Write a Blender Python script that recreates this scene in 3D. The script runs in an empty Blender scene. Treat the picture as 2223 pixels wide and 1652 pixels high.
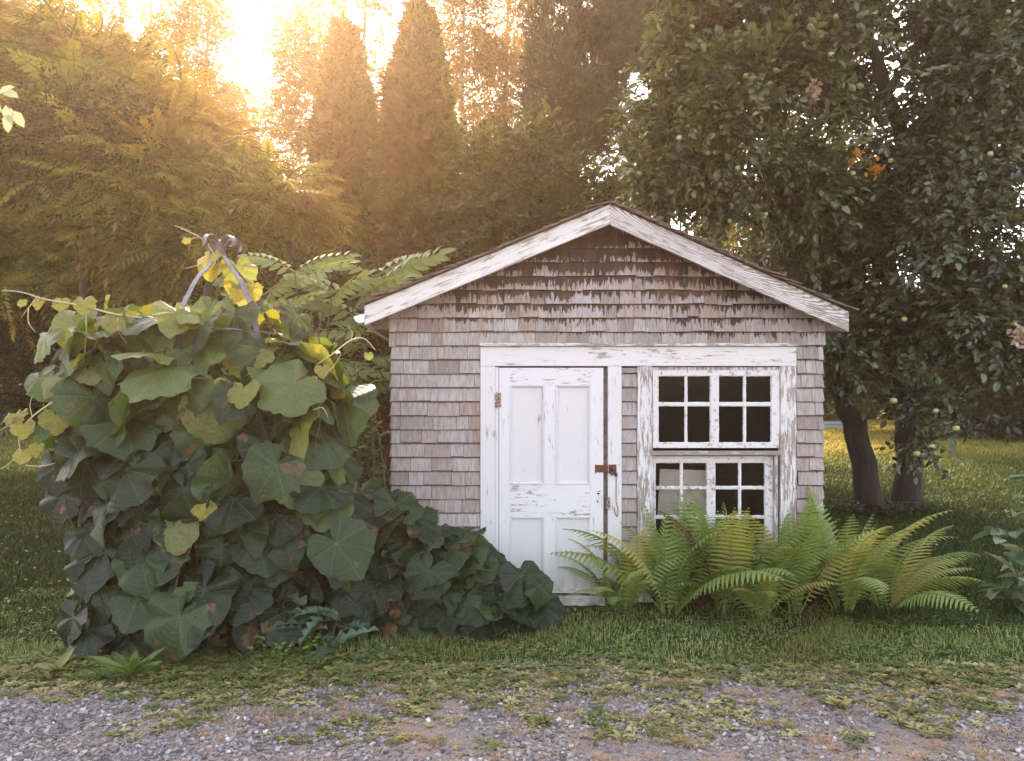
import bpy, math, random
import numpy as np
from mathutils import Vector, Matrix, noise

random.seed(11)
rng = np.random.default_rng(11)
C = bpy.context.scene.collection
CX, HY, F, H = 1111.5, 905.0, 1605.0, 1.6      # survey numbers of the place: centre, horizon, focal length, eye height


def W(px, py, d):
    return np.array([(px - CX) * d / F, d, H - (py - HY) * d / F])


def gz(x, y):
    x = np.asarray(x, float); y = np.asarray(y, float)
    b = np.interp(y, [-80, 5.8, 7.0, 9.5, 16, 22, 40, 80], [0, 0, .10, .42, .95, 1.3, 2.0, 2.6])
    return b + .03 * np.sin(x * .9 + 1) * np.clip((y - 7) / 4, 0, 1)


# ------------------------------------------------------------------ mesh building
class Tpl:
    def __init__(s, V, I, T, U, R): s.V, s.I, s.T, s.U, s.R = V, I, T, U, R


class Geo:
    def __init__(s):
        s.V, s.I, s.T, s.R, s.U, s.n = [], [], [], [], [], 0

    def raw(s, V, I, T, R=None, U=None):
        V = np.asarray(V, float).reshape(-1, 3)
        k = len(V)
        s.V.append(V); s.I.append(np.asarray(I, int) + s.n); s.T.append(np.asarray(T, int))
        s.R.append(np.full(k, .5) if R is None else np.broadcast_to(np.asarray(R, float), (k,)))
        s.U.append(np.zeros((k, 2)) if U is None else np.asarray(U, float))
        s.n += k

    def polys(s, V, faces, R=None, U=None):
        s.raw(V, [i for f in faces for i in f], [len(f) for f in faces], R, U)

    def box(s, x0, x1, y0, y1, z0, z1, R=None):
        V = [(x, y, z) for x in (x0, x1) for y in (y0, y1) for z in (z0, z1)]
        s.polys(V, [(0, 1, 3, 2), (4, 6, 7, 5), (0, 4, 5, 1), (2, 3, 7, 6), (0, 2, 6, 4), (1, 5, 7, 3)], R)

    def prism(s, pts, y0, y1, R=None):           # polygon in x,z pushed along y
        n = len(pts)
        V = [(p[0], y0, p[1]) for p in pts] + [(p[0], y1, p[1]) for p in pts]
        fs = [tuple(range(n)), tuple(range(2 * n - 1, n - 1, -1))]
        fs += [(i, i + n, (i + 1) % n + n, (i + 1) % n) for i in range(n)]
        s.polys(V, fs, R)

    def tube(s, pts, rad, sides=6, R=None, flat=None):
        P = np.asarray(pts, float); n = len(P)
        rad = np.broadcast_to(np.asarray(rad, float), (n,))
        T = np.gradient(P, axis=0); T /= np.linalg.norm(T, axis=1)[:, None] + 1e-9
        ref = np.array([0, 0, 1.]) if abs(T[0][2]) < .9 else np.array([1., 0, 0])
        V = np.zeros((n, sides, 3)); a = np.arange(sides) * 2 * math.pi / sides
        u = np.cross(T[0], ref); u /= np.linalg.norm(u)
        for i in range(n):
            u = u - T[i] * np.dot(u, T[i]); u /= np.linalg.norm(u) + 1e-9
            v = np.cross(T[i], u)
            f = 1 if flat is None else flat
            V[i] = P[i] + rad[i] * (np.cos(a)[:, None] * u + f * np.sin(a)[:, None] * v)
        fs = []
        for i in range(n - 1):
            for j in range(sides):
                k = (j + 1) % sides
                fs.append((i * sides + j, i * sides + k, (i + 1) * sides + k, (i + 1) * sides + j))
        fs.append(tuple(range(sides))[::-1]); fs.append(tuple((n - 1) * sides + j for j in range(sides)))
        s.polys(V.reshape(-1, 3), fs, R)

    def inst(s, t, M, P, R=None):
        N = len(P)
        if N == 0: return
        M = np.asarray(M); P = np.asarray(P)
        k = len(t.V)
        V = np.einsum('nij,kj->nki', M, t.V) + P[:, None, :]
        I = (t.I[None] + k * np.arange(N)[:, None]).ravel()
        if R is None: R = rng.random(N)
        Rr = np.clip(np.asarray(R)[:, None] + (t.R - .5)[None], 0, 1).ravel()
        s.raw(V.reshape(-1, 3), I, np.tile(t.T, N), Rr, np.tile(t.U, (N, 1)))

    def tpl(s):
        return Tpl(np.concatenate(s.V), np.concatenate(s.I), np.concatenate(s.T), np.concatenate(s.U), np.concatenate(s.R))

    def mesh(s, name, mat, origin=(0, 0, 0), smooth=False):
        t = s.tpl()
        V = t.V - np.asarray(origin, float)
        me = bpy.data.meshes.new(name)
        me.vertices.add(len(V)); me.vertices.foreach_set('co', V.astype(np.float32).ravel())
        me.loops.add(len(t.I)); me.loops.foreach_set('vertex_index', t.I.astype(np.int32))
        me.polygons.add(len(t.T))
        st = np.concatenate([[0], np.cumsum(t.T)[:-1]]).astype(np.int32)
        me.polygons.foreach_set('loop_start', st)
        me.update(calc_edges=True)
        a = me.attributes.new('rnd', 'FLOAT', 'POINT'); a.data.foreach_set('value', t.R.astype(np.float32))
        uv = me.uv_layers.new(name='UVMap'); uv.data.foreach_set('uv', t.U[t.I].astype(np.float32).ravel())
        me.polygons.foreach_set('use_smooth', np.full(len(t.T), bool(smooth)))
        me.materials.append(mat)
        return me

    def build(s, name, mat, parent=None, origin=(0, 0, 0), smooth=False, bevel=0):
        o = bpy.data.objects.new(name, s.mesh(name, mat, origin, smooth))
        C.objects.link(o)
        if parent is not None: o.parent = parent
        else: o.location = origin
        if bevel:
            b = o.modifiers.new('edge', 'BEVEL'); b.width = bevel; b.segments = 2; b.limit_method = 'ANGLE'
        return o


def tag(o, label=None, cat=None, group=None, kind=None):
    if label: o['label'] = label
    if cat: o['category'] = cat
    if group: o['group'] = group
    if kind: o['kind'] = kind
    return o


def thing(name, label, cat, loc, group=None):
    o = bpy.data.objects.new(name, None); C.objects.link(o)
    o.location = loc; o.empty_display_size = .1
    return tag(o, label, cat, group)


def basis(D, U, s=1.0):
    D = np.asarray(D, float); D = D / (np.linalg.norm(D, axis=-1, keepdims=True) + 1e-9)
    X = np.cross(D, U); X /= np.linalg.norm(X, axis=-1, keepdims=True) + 1e-9
    Z = np.cross(X, D)
    M = np.stack([X, D, Z], axis=-1)
    return M * (np.asarray(s).reshape(-1, 1, 1) if np.ndim(s) else s)


def unit(n):
    v = rng.normal(size=(n, 3)); return v / np.linalg.norm(v, axis=1)[:, None]


# ------------------------------------------------------------------ materials
def nd(nt, typ, ins=None, **props):
    n = nt.nodes.new('ShaderNode' + typ)
    for k, v in props.items(): setattr(n, k, v)
    for k, v in (ins or {}).items():
        if isinstance(v, bpy.types.NodeSocket): nt.links.new(v, n.inputs[k])
        else: n.inputs[k].default_value = v
    return n


def c4(c): return (c[0], c[1], c[2], 1)


def mixc(nt, f, a, b, blend='MIX'):
    n = nt.nodes.new('ShaderNodeMix'); n.data_type = 'RGBA'; n.blend_type = blend
    for i, v in ((0, f), (6, a), (7, b)):
        if isinstance(v, bpy.types.NodeSocket): nt.links.new(v, n.inputs[i])
        else: n.inputs[i].default_value = v if i == 0 else c4(v)
    return n.outputs[2]


def ramp(nt, f, stops):
    n = nt.nodes.new('ShaderNodeValToRGB'); e = n.color_ramp.elements
    while len(e) < len(stops): e.new(.5)
    for i, (p, c) in enumerate(stops):
        e[i].position = p; e[i].color = c4(c) if not np.isscalar(c) else (c, c, c, 1)
    nt.links.new(f, n.inputs[0]); return n.outputs[0]


def math_(nt, op, a, b=0.0, clamp=False):
    n = nt.nodes.new('ShaderNodeMath'); n.operation = op; n.use_clamp = clamp
    for i, v in ((0, a), (1, b)):
        if isinstance(v, bpy.types.NodeSocket): nt.links.new(v, n.inputs[i])
        else: n.inputs[i].default_value = v
    return n.outputs[0]


def newmat(name):
    m = bpy.data.materials.new(name); m.use_nodes = True
    nt = m.node_tree; nt.nodes.clear()
    out = nt.nodes.new('ShaderNodeOutputMaterial')
    return m, nt, out


def objc(nt, scale=(1, 1, 1)):
    tc = nt.nodes.new('ShaderNodeTexCoord')
    return nd(nt, 'Mapping', {0: tc.outputs['Object'], 3: scale}).outputs[0]


def rnd(nt): return nd(nt, 'Attribute', attribute_name='rnd').outputs['Fac']


def noise_(nt, vec, scale, detail=4, rough=.55, dist=0):
    return nd(nt, 'TexNoise', {'Vector': vec, 'Scale': scale, 'Detail': detail, 'Roughness': rough, 'Distortion': dist}).outputs[0]


def leafmat(name, cols, trans=.35, rough=.5, spec=.35, patch=None, patch_scale=.8, tcol=None):
    m, nt, out = newmat(name)
    n = len(cols)
    col = ramp(nt, rnd(nt), [(i / (n - 1), c) for i, c in enumerate(cols)])
    if patch:
        f = ramp(nt, noise_(nt, objc(nt), patch_scale, 3), [(.45, 0), (.68, 1)])
        col = mixc(nt, f, col, patch)
    p = nd(nt, 'BsdfPrincipled', {'Base Color': col, 'Roughness': rough, 'Specular IOR Level': spec})
    tc = mixc(nt, 1.0, col, tcol or (1.5, 1.35, .55), 'MULTIPLY')
    t = nd(nt, 'BsdfTranslucent', {'Color': tc})
    mx = nd(nt, 'MixShader', {0: trans, 1: p.outputs[0], 2: t.outputs[0]})
    nt.links.new(mx.outputs[0], out.inputs[0]); return m


def barkmat(name, c1, c2, scale=14):
    m, nt, out = newmat(name)
    v = objc(nt, (1, 1, .22))
    f = noise_(nt, v, scale, 6, .65)
    col = ramp(nt, f, [(.3, c1), (.7, c2)])
    b = nd(nt, 'Bump', {'Height': f, 'Strength': .9, 'Distance': .03})
    p = nd(nt, 'BsdfPrincipled', {'Base Color': col, 'Roughness': .9, 'Normal': b.outputs[0]})
    nt.links.new(p.outputs[0], out.inputs[0]); return m


def plain(name, col, rough=.6, metal=0, vary=None, scale=20):
    m, nt, out = newmat(name)
    c = c4(col)
    p = nd(nt, 'BsdfPrincipled', {'Base Color': c, 'Roughness': rough, 'Metallic': metal})
    if vary:
        f = noise_(nt, objc(nt), scale, 5, .6)
        nt.links.new(ramp(nt, f, [(.38, col), (.62, vary)]), p.inputs['Base Color'])
        b = nd(nt, 'Bump', {'Height': f, 'Strength': .4, 'Distance': .01}); nt.links.new(b.outputs[0], p.inputs['Normal'])
    nt.links.new(p.outputs[0], out.inputs[0]); return m


def paintmat(name, grain=(6, 6, 1), wear=.5, rings=False, dirt_=.22, thin_=.4, white=(.68, .67, .685), wood=(.27, .225, .20)):
    """old white paint flaking along the grain of the board underneath; grain: stretch of the texture (small = long)"""
    m, nt, out = newmat(name)
    v = objc(nt, grain)
    fine = noise_(nt, v, 8, 9, .74, .5)
    broad = noise_(nt, objc(nt), 2.6, 3, .6)
    mid = noise_(nt, objc(nt, (grain[0] ** .5, grain[1] ** .5, grain[2] ** .5)), 7, 5, .6)
    h = math_(nt, 'ADD', math_(nt, 'MULTIPLY', fine, .74), math_(nt, 'MULTIPLY', mid, .20))
    h = math_(nt, 'ADD', h, math_(nt, 'MULTIPLY', broad, .26))
    if rings:
        rv = nd(nt, 'Mapping', {0: nt.nodes.new('ShaderNodeTexCoord').outputs['Object'], 1: (-.42, 0, -.02), 3: (.62, 1, 5.2)}).outputs[0]
        w = nd(nt, 'TexWave', {'Vector': rv, 'Scale': 6.5, 'Distortion': 2.2, 'Detail': 2, 'Detail Scale': 1.2}, wave_type='RINGS', rings_direction='Y').outputs[1]
        w = ramp(nt, w, [(.0, 0), (.55, 0), (.95, 1)])
        h = math_(nt, 'ADD', h, math_(nt, 'MULTIPLY', w, .20))
    t = .735 - .14 * wear
    mask = ramp(nt, h, [(t, 0), (t + .02, 1)])
    # thin paint showing the grain
    thin = ramp(nt, h, [(t - .055, 0), (t, thin_)])
    pc = mixc(nt, thin, white, tuple(a * .72 + b * .2 for a, b in zip(white, wood)))
    dirt = ramp(nt, noise_(nt, objc(nt), 1.3, 4, .6), [(.45, 0), (.75, dirt_)])
    pc = mixc(nt, dirt, pc, (.56, .53, .50))
    zz = nd(nt, 'SeparateXYZ', {0: nt.nodes.new('ShaderNodeTexCoord').outputs['Object']}).outputs[2]
    splash = math_(nt, 'MULTIPLY', ramp(nt, math_(nt, 'ADD', zz, math_(nt, 'MULTIPLY', broad, .5)), [(.30, 1), (.75, 0)]), ramp(nt, mid, [(.35, 0), (.65, .6)]))
    if grain[2] < 2: pc = mixc(nt, splash, pc, (.33, .27, .22))
    wc = ramp(nt, fine, [(.3, tuple(x * .55 for x in wood)), (.7, tuple(x * 1.5 for x in wood))])
    col = mixc(nt, mask, pc, wc)
    hb = math_(nt, 'SUBTRACT', math_(nt, 'MULTIPLY', fine, .25), mask)
    b = nd(nt, 'Bump', {'Height': hb, 'Strength': .55, 'Distance': .004})
    p = nd(nt, 'BsdfPrincipled', {'Base Color': col, 'Roughness': .62, 'Specular IOR Level': .3, 'Normal': b.outputs[0]})
    nt.links.new(p.outputs[0], out.inputs[0]); return m


def shinglemat():
    m, nt, out = newmat('weathered cedar shingle')
    r = rnd(nt)
    base = ramp(nt, r, [(0, (.25, .215, .20)), (.3, (.34, .315, .305)), (.55, (.42, .395, .39)), (.8, (.33, .27, .245)), (1, (.50, .48, .48))])
    # grain runs down each shingle, shifted from one to the next
    off = nd(nt, 'CombineXYZ', {0: math_(nt, 'MULTIPLY', r, 37.0), 1: math_(nt, 'MULTIPLY', r, 11.0), 2: math_(nt, 'MULTIPLY', r, 5.0)}).outputs[0]
    tc = nt.nodes.new('ShaderNodeTexCoord').outputs['Object']
    v = nd(nt, 'VectorMath', {0: tc, 1: off}, operation='ADD').outputs[0]
    v2 = nd(nt, 'Mapping', {0: v, 2: (0, .12, 0), 3: (16, 16, 1.3)}).outputs[0]
    g = noise_(nt, v2, 3.2, 6, .7, .3)
    col = mixc(nt, ramp(nt, g, [(.30, .7), (.55, 0)]), base, (.19, .14, .125))
    col = mixc(nt, ramp(nt, g, [(.55, 0), (.75, .5)]), col, (.56, .51, .49))
    # weather marks: ragged dark mildew that starts at the lap above, rust brown runs, painted shadow line
    uv = nt.nodes.new('ShaderNodeUVMap'); sp = nd(nt, 'SeparateXYZ', {0: uv.outputs[0]})
    streak = noise_(nt, nd(nt, 'Mapping', {0: tc, 3: (30, 30, 3.0)}).outputs[0], 1.6, 5, .65)
    zone = noise_(nt, nd(nt, 'Mapping', {0: tc, 3: (1, 1, 1.6)}).outputs[0], 1.5, 3, .5)
    zz = nd(nt, 'SeparateXYZ', {0: tc}).outputs[2]
    hi = ramp(nt, math_(nt, 'MULTIPLY', zz, .3), [(.60, 0), (.97, 1)])
    s = math_(nt, 'ADD', math_(nt, 'MULTIPLY', sp.outputs[1], .20), math_(nt, 'MULTIPLY', streak, .75))
    s = math_(nt, 'ADD', s, math_(nt, 'MULTIPLY', zone, .55))
    s = math_(nt, 'ADD', s, math_(nt, 'MULTIPLY', hi, .48))
    lap = ramp(nt, math_(nt, 'ADD', sp.outputs[1], math_(nt, 'MULTIPLY', streak, .16)), [(.93, 0), (1.0, .75)])  # shadow line under each butt, painted as a dark band
    col = mixc(nt, lap, col, (.07, .048, .04))
    col = mixc(nt, ramp(nt, s, [(.97, 0), (1.06, .5), (1.2, .95)]), col, (.045, .028, .022))
    rust = ramp(nt, math_(nt, 'ADD', noise_(nt, nd(nt, 'Mapping', {0: tc, 3: (3, 3, .6)}).outputs[0], 1.7, 4), math_(nt, 'MULTIPLY', hi, .10)), [(.58, 0), (.76, .42)])
    col = mixc(nt, rust, col, (.27, .135, .08))
    b = nd(nt, 'Bump', {'Height': g, 'Strength': .55, 'Distance': .004})
    p = nd(nt, 'BsdfPrincipled', {'Base Color': col, 'Roughness': .85, 'Specular IOR Level': .2, 'Normal': b.outputs[0]})
    nt.links.new(p.outputs[0], out.inputs[0]); return m


M = {}
M['shingle'] = shinglemat()
M['paint_up'] = paintmat('flaking white paint upright', (7, 7, .9), .32)
M['paint_up_worn'] = paintmat('worn white paint upright', (7, 7, .8), .95)
M['paint_across'] = paintmat('flaking white paint across', (.9, 7, 7), .42)
M['paint_across_worn'] = paintmat('worn white paint across', (.8, 7, 7), 1.0)
M['rake'] = paintmat('white rake paint', (.55, 7, 7), .62)
M['rake_rings'] = paintmat('white rake paint with knot rings', (.5, 7, 7), .75, rings=True)
M['door'] = paintmat('white door paint', (7, 7, .9), .30, dirt_=.06, thin_=.15, white=(.70, .695, .72))
M['door_panel'] = paintmat('dull white panel paint', (8, 8, .7), .1, dirt_=.04, thin_=.08, white=(.655, .65, .66))
M['rail'] = paintmat('white rail paint', (1.2, 7, 7), .5, dirt_=.06, thin_=.15, white=(.70, .695, .72))
M['sash'] = paintmat('white sash paint', (5, 5, 5), .55)
M['bare'] = plain('bare grey wood', (.10, .075, .065), .9, vary=(.2, .16, .14), scale=30)
M['sillwood'] = paintmat('almost bare sill', (.8, 7, 7), 1.5, white=(.6, .57, .56))
M['dark_wood'] = plain('dark sheathing', (.05, .035, .028), .9, vary=(.08, .06, .05))
M['inside'] = plain('near-black boards inside', (.012, .009, .008), .95, vary=(.02, .016, .013))  # interior walls in a near-black brown
M['roof'] = plain('brown roof shingle', (.09, .062, .05), .95, vary=(.17, .125, .105), scale=35)
M['rust'] = plain('rusty iron', (.16, .05, .022), .8, .3, vary=(.55, .46, .42), scale=60)
M['rust_dark'] = plain('dark rusty iron', (.10, .035, .02), .8, .4, vary=(.22, .09, .05), scale=70)
M['lock'] = plain('dark lock metal', (.03, .032, .036), .45, .6, vary=(.08, .08, .085), scale=40)
M['hole'] = plain('black hole', (.006, .005, .005), .9)
M['gutter'] = plain('white gutter enamel', (.8, .81, .83), .45)
M['concrete'] = plain('old concrete step', (.30, .25, .23), .95, vary=(.62, .58, .56), scale=9)
M['board'] = plain('white board', (.82, .79, .75), .7, vary=(.72, .69, .65), scale=6)
M['trellis'] = plain('blue grey painted iron', (.10, .10, .115), .5, .3, vary=(.17, .165, .185), scale=25)
M['bark_apple'] = barkmat('apple bark', (.008, .007, .006), (.045, .038, .031), 16)
M['bark'] = barkmat('brown bark', (.04, .028, .02), (.11, .08, .06), 12)
M['bark_pale'] = barkmat('pale aspen bark', (.35, .31, .26), (.6, .56, .5), 5)
M['stem'] = plain('vine stem', (.06, .045, .03), .8, vary=(.11, .085, .055))
M['shoot'] = plain('tan young shoot', (.5, .40, .22), .6)
M['apple'] = plain('green apple skin', (.30, .36, .12), .35, vary=(.40, .40, .17), scale=12)

M['leaf_apple'] = leafmat('apple leaf', [(.014, .022, .010), (.055, .072, .026), (.12, .135, .055), (.20, .215, .11)], .25, .36, .6)
M['leaf_apple2'] = leafmat('apple leaf, darker', [(.014, .020, .011), (.046, .062, .028), (.098, .118, .058), (.18, .20, .12)], .22, .36, .6)
M['leaf_locust'] = leafmat('pinnate leaf', [(.05, .08, .018), (.13, .17, .036), (.21, .23, .055), (.38, .36, .12)], .58, .5, patch=(.29, .19, .06), tcol=(1.5, 1.15, .6), patch_scale=.45)
M['leaf_birch'] = leafmat('aspen leaf', [(.15, .12, .05), (.25, .17, .075), (.36, .22, .10)], .5, .5)
M['leaf_thuja'] = leafmat('thuja spray', [(.045, .055, .014), (.12, .125, .03), (.26, .23, .07)], .3, .6, .2, patch=(.19, .085, .032), patch_scale=.9)
M['leaf_thuja_brown'] = leafmat('browning thuja spray', [(.09, .075, .02), (.16, .10, .03), (.24, .12, .045)], .25, .6, .2, patch=(.24, .09, .04), patch_scale=.7)
M['leaf_pine'] = leafmat('pine needles', [(.05, .055, .028), (.085, .085, .042), (.13, .12, .06)], .2, .55, .3)
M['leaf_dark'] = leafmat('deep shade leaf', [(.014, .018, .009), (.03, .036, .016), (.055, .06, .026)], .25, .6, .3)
M['leaf_bush'] = leafmat('bush leaf', [(.04, .05, .018), (.09, .095, .035), (.15, .14, .05)], .35, .5)
M['leaf_sumac'] = leafmat('sapling leaflet', [(.10, .14, .05), (.17, .22, .08), (.25, .29, .11)], .4, .45)
M['leaf_fern'] = leafmat('fern pinna', [(.09, .15, .05), (.24, .32, .10), (.40, .45, .17)], .35, .5, .3)
M['leaf_fern_yellow'] = leafmat('yellowing fern pinna', [(.28, .28, .09), (.44, .42, .14), (.54, .48, .18)], .35, .5, .3)
M['leaf_fern_brown'] = leafmat('withered fern pinna', [(.10, .06, .03), (.15, .09, .045), (.2, .13, .06)], .25, .7, .2)
M['leaf_jewel'] = leafmat('jewelweed leaf', [(.06, .10, .03), (.10, .17, .045), (.16, .24, .07)], .4, .45)
M['leaf_seed'] = leafmat('bright seedling leaf', [(.13, .26, .04), (.2, .36, .06), (.28, .42, .09)], .4, .45)
M['leaf_thistle'] = leafmat('thistle leaf', [(.07, .13, .085), (.11, .18, .12), (.16, .23, .16)], .25, .5)
M['leaf_weed'] = leafmat('weed leaf', [(.08, .12, .04), (.14, .17, .055), (.24, .22, .07)], .3, .55)
M['leaf_weed_dry'] = leafmat('yellowed weed leaf', [(.21, .17, .07), (.32, .29, .13), (.42, .39, .20)], .25, .6, .2)
M['straw'] = leafmat('dead grass', [(.34, .21, .12), (.45, .30, .18), (.52, .38, .25)], .2, .7, .2)
M['grass'] = leafmat('lawn blade', [(.06, .12, .04), (.17, .26, .09), (.31, .38, .14), (.45, .42, .20)], .35, .5, .3, patch=(.17, .15, .04), patch_scale=.7)
M['lawn'] = leafmat('lawn blade darkened for shade', [(.022, .045, .014), (.048, .08, .024), (.13, .16, .045), (.34, .30, .09)], .3, .55, .2)  # blade colour darkened to stand for tree shade on the lawn
M['shrub_leaf'] = leafmat('broad pale shrub leaf', [(.08, .14, .075), (.15, .22, .12), (.42, .46, .34)], .3, .45)
M['dead_leaf'] = leafmat('dead leaf', [(.13, .06, .03), (.3, .16, .09), (.5, .36, .24)], .2, .8, .1)
M['orange_leaf'] = leafmat('orange dead leaf', [(.30, .12, .02), (.48, .22, .03), (.6, .32, .05)], .4, .6, .2)
M['web'] = leafmat('web tent', [(.28, .19, .15), (.45, .34, .29), (.6, .48, .42)], .3, .9, .1)


def vineleafmat():
    m, nt, out = newmat('broad vine leaf')
    r = rnd(nt)
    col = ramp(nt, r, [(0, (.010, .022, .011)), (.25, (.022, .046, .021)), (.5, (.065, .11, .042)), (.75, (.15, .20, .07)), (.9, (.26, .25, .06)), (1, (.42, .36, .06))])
    uv = nt.nodes.new('ShaderNodeUVMap'); sp = nd(nt, 'SeparateXYZ', {0: uv.outputs[0]})
    x, y = sp.outputs[0], sp.outputs[1]
    ang = math_(nt, 'ARCTAN2', x, y)
    rad = math_(nt, 'SQRT', math_(nt, 'ADD', math_(nt, 'MULTIPLY', x, x), math_(nt, 'MULTIPLY', y, y)))
    k = math_(nt, 'ABSOLUTE', math_(nt, 'SINE', math_(nt, 'MULTIPLY', ang, 4.0)))
    dist = math_(nt, 'MULTIPLY', k, rad)
    vein = ramp(nt, dist, [(0, 1), (.022, .6), (.05, 0)])
    side = nd(nt, 'TexWave', {'Vector': nd(nt, 'CombineXYZ', {0: rad, 1: math_(nt, 'MULTIPLY', k, .25)}).outputs[0], 'Scale': 3.2, 'Distortion': 1.5}).outputs[1]
    tc = nt.nodes.new('ShaderNodeTexCoord').outputs['Object']
    blot = noise_(nt, tc, 9, 5, .65)
    # old leaves rust in blotches of their own
    old = ramp(nt, noise_(nt, tc, 2.3, 2), [(.52, 0), (.66, .13)])
    bm = ramp(nt, math_(nt, 'ADD', blot, old), [(.66, 0), (.74, .8)])
    col = mixc(nt, bm, col, (.22, .105, .05))
    col = mixc(nt, math_(nt, 'MULTIPLY', vein, .38), col, (.20, .25, .12))
    fine = noise_(nt, tc, 60, 3, .6)
    col = mixc(nt, ramp(nt, fine, [(.35, .25), (.6, 0)]), col, (.012, .022, .014))
    spots = ramp(nt, noise_(nt, tc, 130, 1), [(.72, 0), (.76, .5)])
    col = mixc(nt, spots, col, (.34, .36, .26))
    hb = math_(nt, 'ADD', math_(nt, 'MULTIPLY', vein, -.8), math_(nt, 'MULTIPLY', side, .35))
    b = nd(nt, 'Bump', {'Height': hb, 'Strength': .35, 'Distance': .012})
    p = nd(nt, 'BsdfPrincipled', {'Base Color': col, 'Roughness': .45, 'Specular IOR Level': .4, 'Normal': b.outputs[0]})
    t = nd(nt, 'BsdfTranslucent', {'Color': mixc(nt, 1.0, col, (2.2, 2.0, .6), 'MULTIPLY')})
    mx = nd(nt, 'MixShader', {0: .38, 1: p.outputs[0], 2: t.outputs[0]})
    nt.links.new(mx.outputs[0], out.inputs[0]); return m


M['vine'] = vineleafmat()


def groundmat():
    m, nt, out = newmat('soil and lawn')
    v = objc(nt)
    sp = nd(nt, 'SeparateXYZ', {0: v}); y = sp.outputs[1]
    big = noise_(nt, v, .5, 4, .6); mid = noise_(nt, v, 3, 5, .6); fine = noise_(nt, v, 40, 6, .7)
    green = ramp(nt, mid, [(.3, (.022, .036, .012)), (.55, (.04, .056, .018)), (.75, (.075, .075, .028))])
    dry = ramp(nt, fine, [(.3, (.12, .075, .03)), (.7, (.30, .21, .09))])
    far = ramp(nt, math_(nt, 'MULTIPLY', y, .02), [(.29, 0), (.37, 1)])
    drym = math_(nt, 'MULTIPLY', ramp(nt, big, [(.40, 0), (.58, .8)]), far)
    lawn = mixc(nt, drym, green, dry)
    soil = ramp(nt, fine, [(.25, (.045, .034, .026)), (.6, (.13, .10, .08)), (.8, (.24, .20, .17))])
    edge = math_(nt, 'ADD', math_(nt, 'MULTIPLY', y, .2), math_(nt, 'MULTIPLY', math_(nt, 'SUBTRACT', mid, .5), .12))
    e = ramp(nt, edge, [(.90, 0), (.97, 1)])
    col = mixc(nt, e, soil, lawn)
    b = nd(nt, 'Bump', {'Height': fine, 'Strength': .7, 'Distance': .02})
    p = nd(nt, 'BsdfPrincipled', {'Base Color': col, 'Roughness': .95, 'Specular IOR Level': .1, 'Normal': b.outputs[0]})
    nt.links.new(p.outputs[0], out.inputs[0]); return m


def drivemat():
    m, nt, out = newmat('packed grit')
    v = objc(nt)
    fine = noise_(nt, v, 70, 6, .75); mid = noise_(nt, v, 2.2, 4, .6)
    grit = ramp(nt, fine, [(.25, (.09, .08, .08)), (.5, (.21, .185, .18)), (.75, (.37, .34, .335))])
    sand = ramp(nt, fine, [(.25, (.15, .105, .08)), (.7, (.39, .30, .25))])
    col = mixc(nt, ramp(nt, mid, [(.40, 0), (.55, .95)]), grit, sand)
    b = nd(nt, 'Bump', {'Height': fine, 'Strength': .8, 'Distance': .015})
    p = nd(nt, 'BsdfPrincipled', {'Base Color': col, 'Roughness': .95, 'Specular IOR Level': .1, 'Normal': b.outputs[0]})
    nt.links.new(p.outputs[0], out.inputs[0]); return m


def stonemat():
    m, nt, out = newmat('crushed slate')
    col = ramp(nt, rnd(nt), [(0, (.05, .05, .055)), (.35, (.16, .152, .16)), (.7, (.28, .265, .275)), (.92, (.40, .375, .38)), (1, (.58, .55, .54))])
    f = noise_(nt, objc(nt), 90, 3)
    col = mixc(nt, ramp(nt, f, [(.4, 0), (.7, .35)]), col, (.26, .20, .17))
    p = nd(nt, 'BsdfPrincipled', {'Base Color': col, 'Roughness': .8})
    nt.links.new(p.outputs[0], out.inputs[0]); return m


def glassmat():
    m, nt, out = newmat('dusty old pane')
    tr = nd(nt, 'BsdfTransparent', {0: (.80, .79, .77, 1)})
    gl = nd(nt, 'BsdfGlossy', {0: (1, 1, 1, 1), 1: .03})
    df = nd(nt, 'BsdfDiffuse', {0: (.35, .31, .28, 1)})
    f = noise_(nt, objc(nt), 3.5, 6, .65); g = noise_(nt, objc(nt), 22, 4, .7)
    dirt = math_(nt, 'ADD', ramp(nt, f, [(.45, .001), (.75, .018)]), ramp(nt, g, [(.70, 0), (.80, .35)]))
    a = nd(nt, 'MixShader', {0: .004, 1: tr.outputs[0], 2: gl.outputs[0]})
    b = nd(nt, 'MixShader', {0: dirt, 1: a.outputs[0], 2: df.outputs[0]})
    nt.links.new(b.outputs[0], out.inputs[0]); return m


M['ground'] = groundmat(); M['drive'] = drivemat(); M['stone'] = stonemat(); M['glass'] = glassmat()


# ------------------------------------------------------------------ leaf shapes
def simple_leaf(w=.5, fold=.12, tip=.1, rows=2):
    """pointed oval leaf along +y, length 1, folded at the midrib and bent down"""
    ys = [0, .35, .75, 1.0] if rows == 2 else [0, .55, 1.0]
    ws = [0, w / 2, w * .38, 0] if rows == 2 else [0, w / 2, 0]
    V, fs = [], []
    for y, hw in zip(ys, ws):
        z = -tip * y * y
        if hw == 0: V.append((0, y, z))
        else: V += [(-hw, y, z + fold * hw * 2), (0, y, z), (hw, y, z + fold * hw * 2)]
    if rows == 2: fs = [(0, 2, 1), (0, 3, 2), (1, 2, 5, 4), (2, 3, 6, 5), (4, 5, 7), (5, 6, 7)]
    else: fs = [(0, 2, 1), (0, 3, 2), (1, 2, 4), (2, 3, 4)]
    g = Geo(); g.polys(np.array(V), fs, .5, [(v[0], v[1]) for v in V]); return g.tpl()


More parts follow.
